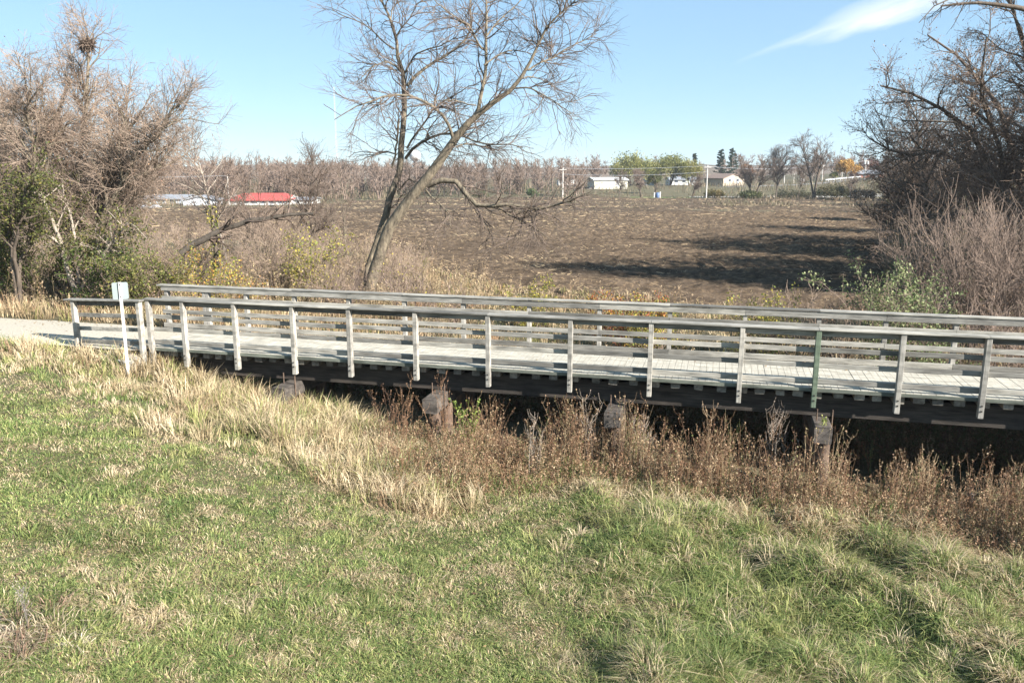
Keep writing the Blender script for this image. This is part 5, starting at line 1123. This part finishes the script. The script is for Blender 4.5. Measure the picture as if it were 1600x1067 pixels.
# far woods: one mass of bare crowns
def wood(n, xs, ys, hs, seed, rt=.04):
    P = np.zeros((n, 5, 3)); 
    z0 = hgt(xs, ys, False); d = rng.normal(0, .1, (n, 2)); t = np.linspace(0, 1, 5)
    P[:, :, 0] = xs[:, None] + d[:, :1] * hs[:, None] * t; P[:, :, 1] = ys[:, None] + d[:, 1:] * hs[:, None] * t; P[:, :, 2] = z0[:, None] + hs[:, None] * t * .9
    Rd = hs[:, None] * .018 * (1.1 - t * .85)[None]
    b1, r1 = spawn(P, Rd, n * 14, (hs.mean() * .2, hs.mean() * .42), .7, .05, .15, .09, .04, 5, (.12, 1)); b2, r2 = spawn(b1, r1, n * 85, (hs.mean() * .1, hs.mean() * .26), .65, .03, .16, .05, rt, 4, (.1, 1))
    return joinVQ([tubes(P, Rd, 4), tubes(b1, r1, 3), tubes(b2, r2, 3)])
n = 760; ys = rng.uniform(165, 235, n); xs = rng.uniform(-1.0, .09, n) * ys; ok = (ys > field_far(xs) + 26 * (xs < -30) + 4); xs, ys = xs[ok], ys[ok]; n = len(xs)
V, Q = wood(n, xs, ys, rng.uniform(5.2, 8.2, n) * np.where(xs / ys < -.3, 1.1, 1), 1)
tag(mk('bare_woods', V, Q, None, M_TWIG), 'mass of grey brown bare trees along the far left edge of the field', 'woods', kind='stuff')
n = 520; ys = rng.uniform(262, 380, n); xs = rng.uniform(-1.0, 1.1, n) * ys
V, Q = wood(n, xs, ys, rng.uniform(5.5, 9.5, n), 2, .06); tag(mk('distant_woods', V, Q, None, M_TWIG), 'distant grey brown woods on the skyline', 'woods', kind='stuff')
# brush at the field edge and on the rise
n = 80000; y = rng.uniform(136, 250, n); x = rng.uniform(-1.0, 1.0, n) * y
ok = (rng.random(n) < sstep(.35, .6, fbm(x, y, 9, 161)) * np.where(y < 200, 1.4, .5)); x, y = x[ok], y[ok]; n = len(x)
V, Q, T = blades(x, y, hgt(x, y, False), rng.uniform(.25, .8, n) * (.6 + 1.8 * sstep(195, 215, y) + 1.2 * sstep(.2, .3, x / y) + 2.2 * sstep(.1, .0, x / y) * sstep(8, 26, y - field_far(x))), rng.uniform(.06, .16, n), rng.uniform(.2, .8, n), rng.uniform(0, 6.28, n), rng.uniform(0, 6.28, n))
tag(mk('field_edge_brush', V, Q, T, M_STRAW, col=np.repeat(cols(n, [(.18, .135, .09), (.25, .19, .125), (.14, .11, .07), (.13, .12, .06)], None, .25), 5, 0)), 'brown brush and dry weeds along the far edge of the field', 'brush', kind='stuff')
# dark brush under the creek trees at the right edge of the field
n = 24000; y = rng.uniform(30, 178, n); x = field_right(y) + rng.gamma(1.6, 2.2, n) - .6
V, Q, T = blades(x, y, hgt(x, y, False), rng.uniform(.5, 2.4, n) * (.5 + fbm(x, y, 5, 171)), rng.uniform(.02, .06, n) * (1 + y / 60), rng.uniform(.2, 1, n), rng.uniform(0, 6.28, n), rng.uniform(0, 6.28, n))
tag(mk('creek_brush', V, Q, T, M_STRAW, col=np.repeat(cols(n, [(.16, .115, .075), (.22, .16, .11), (.12, .09, .06), (.1, .11, .045)], None, .25), 5, 0)), 'dark tangled brush under the trees along the right edge of the field', 'brush', kind='stuff')
for k, (yy, dx, hh, lb) in enumerate([(78, 2, 8.5, 'first'), (96, 3, 9, 'second'), (118, 2.5, 9, 'third'), (142, 3, 9, 'fourth'), (164, 2, 8, 'last')]):
    xx = float(field_right(yy)) + dx; z0 = float(hgt(xx, yy, False)); P, Rd = stems(3, hh, .4, .25, .2, 8, .08, .15)
    tree_obj('creek_tree', (xx, yy, z0), P, Rd, [dict(n=50, L=(2, 4), ang=.8, up=.03, wig=.16, rr=.08, rtip=.025, K=6, t=(.12, 1)), dict(n=500, L=(.8, 1.9), ang=.7, up=0., wig=.16, rr=.03, rtip=.014, K=5), dict(n=2000, L=(.4, .9), ang=.6, up=0., wig=.16, rr=.016, rtip=.01, K=4)], dict(n=900, size=.14, pal=BRN, sp=.08), (M_BARKD, M_TWIGD), label=f'{lb} bare tree, nearest first, in the row along the right edge of the field', cat='tree', group='trees along the creek')
# low wooded rise closing the view
hx = np.linspace(-900, 900, 700); hy = np.array([430., 445, 470, 560, 700]); HX, HY = np.meshgrid(hx, hy)
prof = np.array([0, .75, 1, 1.05, .6])[:, None]
HZ = -1 + prof * (7.2 + 4.0 * (fbm(HX, HY * 0, 130, 181, 3) - .4) + 2.6 * (fbm(HX, HY, 9, 185, 3) - .5) + 1.6 * sstep(0, 260, HX))
m, nt, b = newmat('wooded_hill'); f = tnoise(nt, .12, 8, .75); nt.links.new(ramp(nt, f, [(.3, (.1, .085, .07)), (.55, (.17, .14, .11)), (.75, (.24, .18, .13))]), b.inputs['Base Color']); b.inputs['Roughness'].default_value = 1; bump(nt, b, f, 3, 1)
tag(mk('hills', np.stack([HX, HY, HZ], -1).reshape(-1, 3), grid_quads(700, 5), None, m), kind='structure')

# the thin autumn haze between here and the far woods
hz = MB().box(-950, 950, -60, 1150, -8, 46).build('haze', None)
m = bpy.data.materials.new('haze_air'); m.use_nodes = True; nt = m.node_tree; nt.nodes.remove(nt.nodes['Principled BSDF'])
pv_ = nt.nodes.new('ShaderNodeVolumePrincipled'); pv_.inputs['Color'].default_value = (.86, .92, 1, 1); pv_.inputs['Density'].default_value = .00024; pv_.inputs['Anisotropy'].default_value = .2
nt.links.new(pv_.outputs[0], nt.nodes['Material Output'].inputs['Volume']); hz.data.materials.append(m); tag(hz, 'thin pale haze over the field and the far woods', 'haze', kind='stuff')
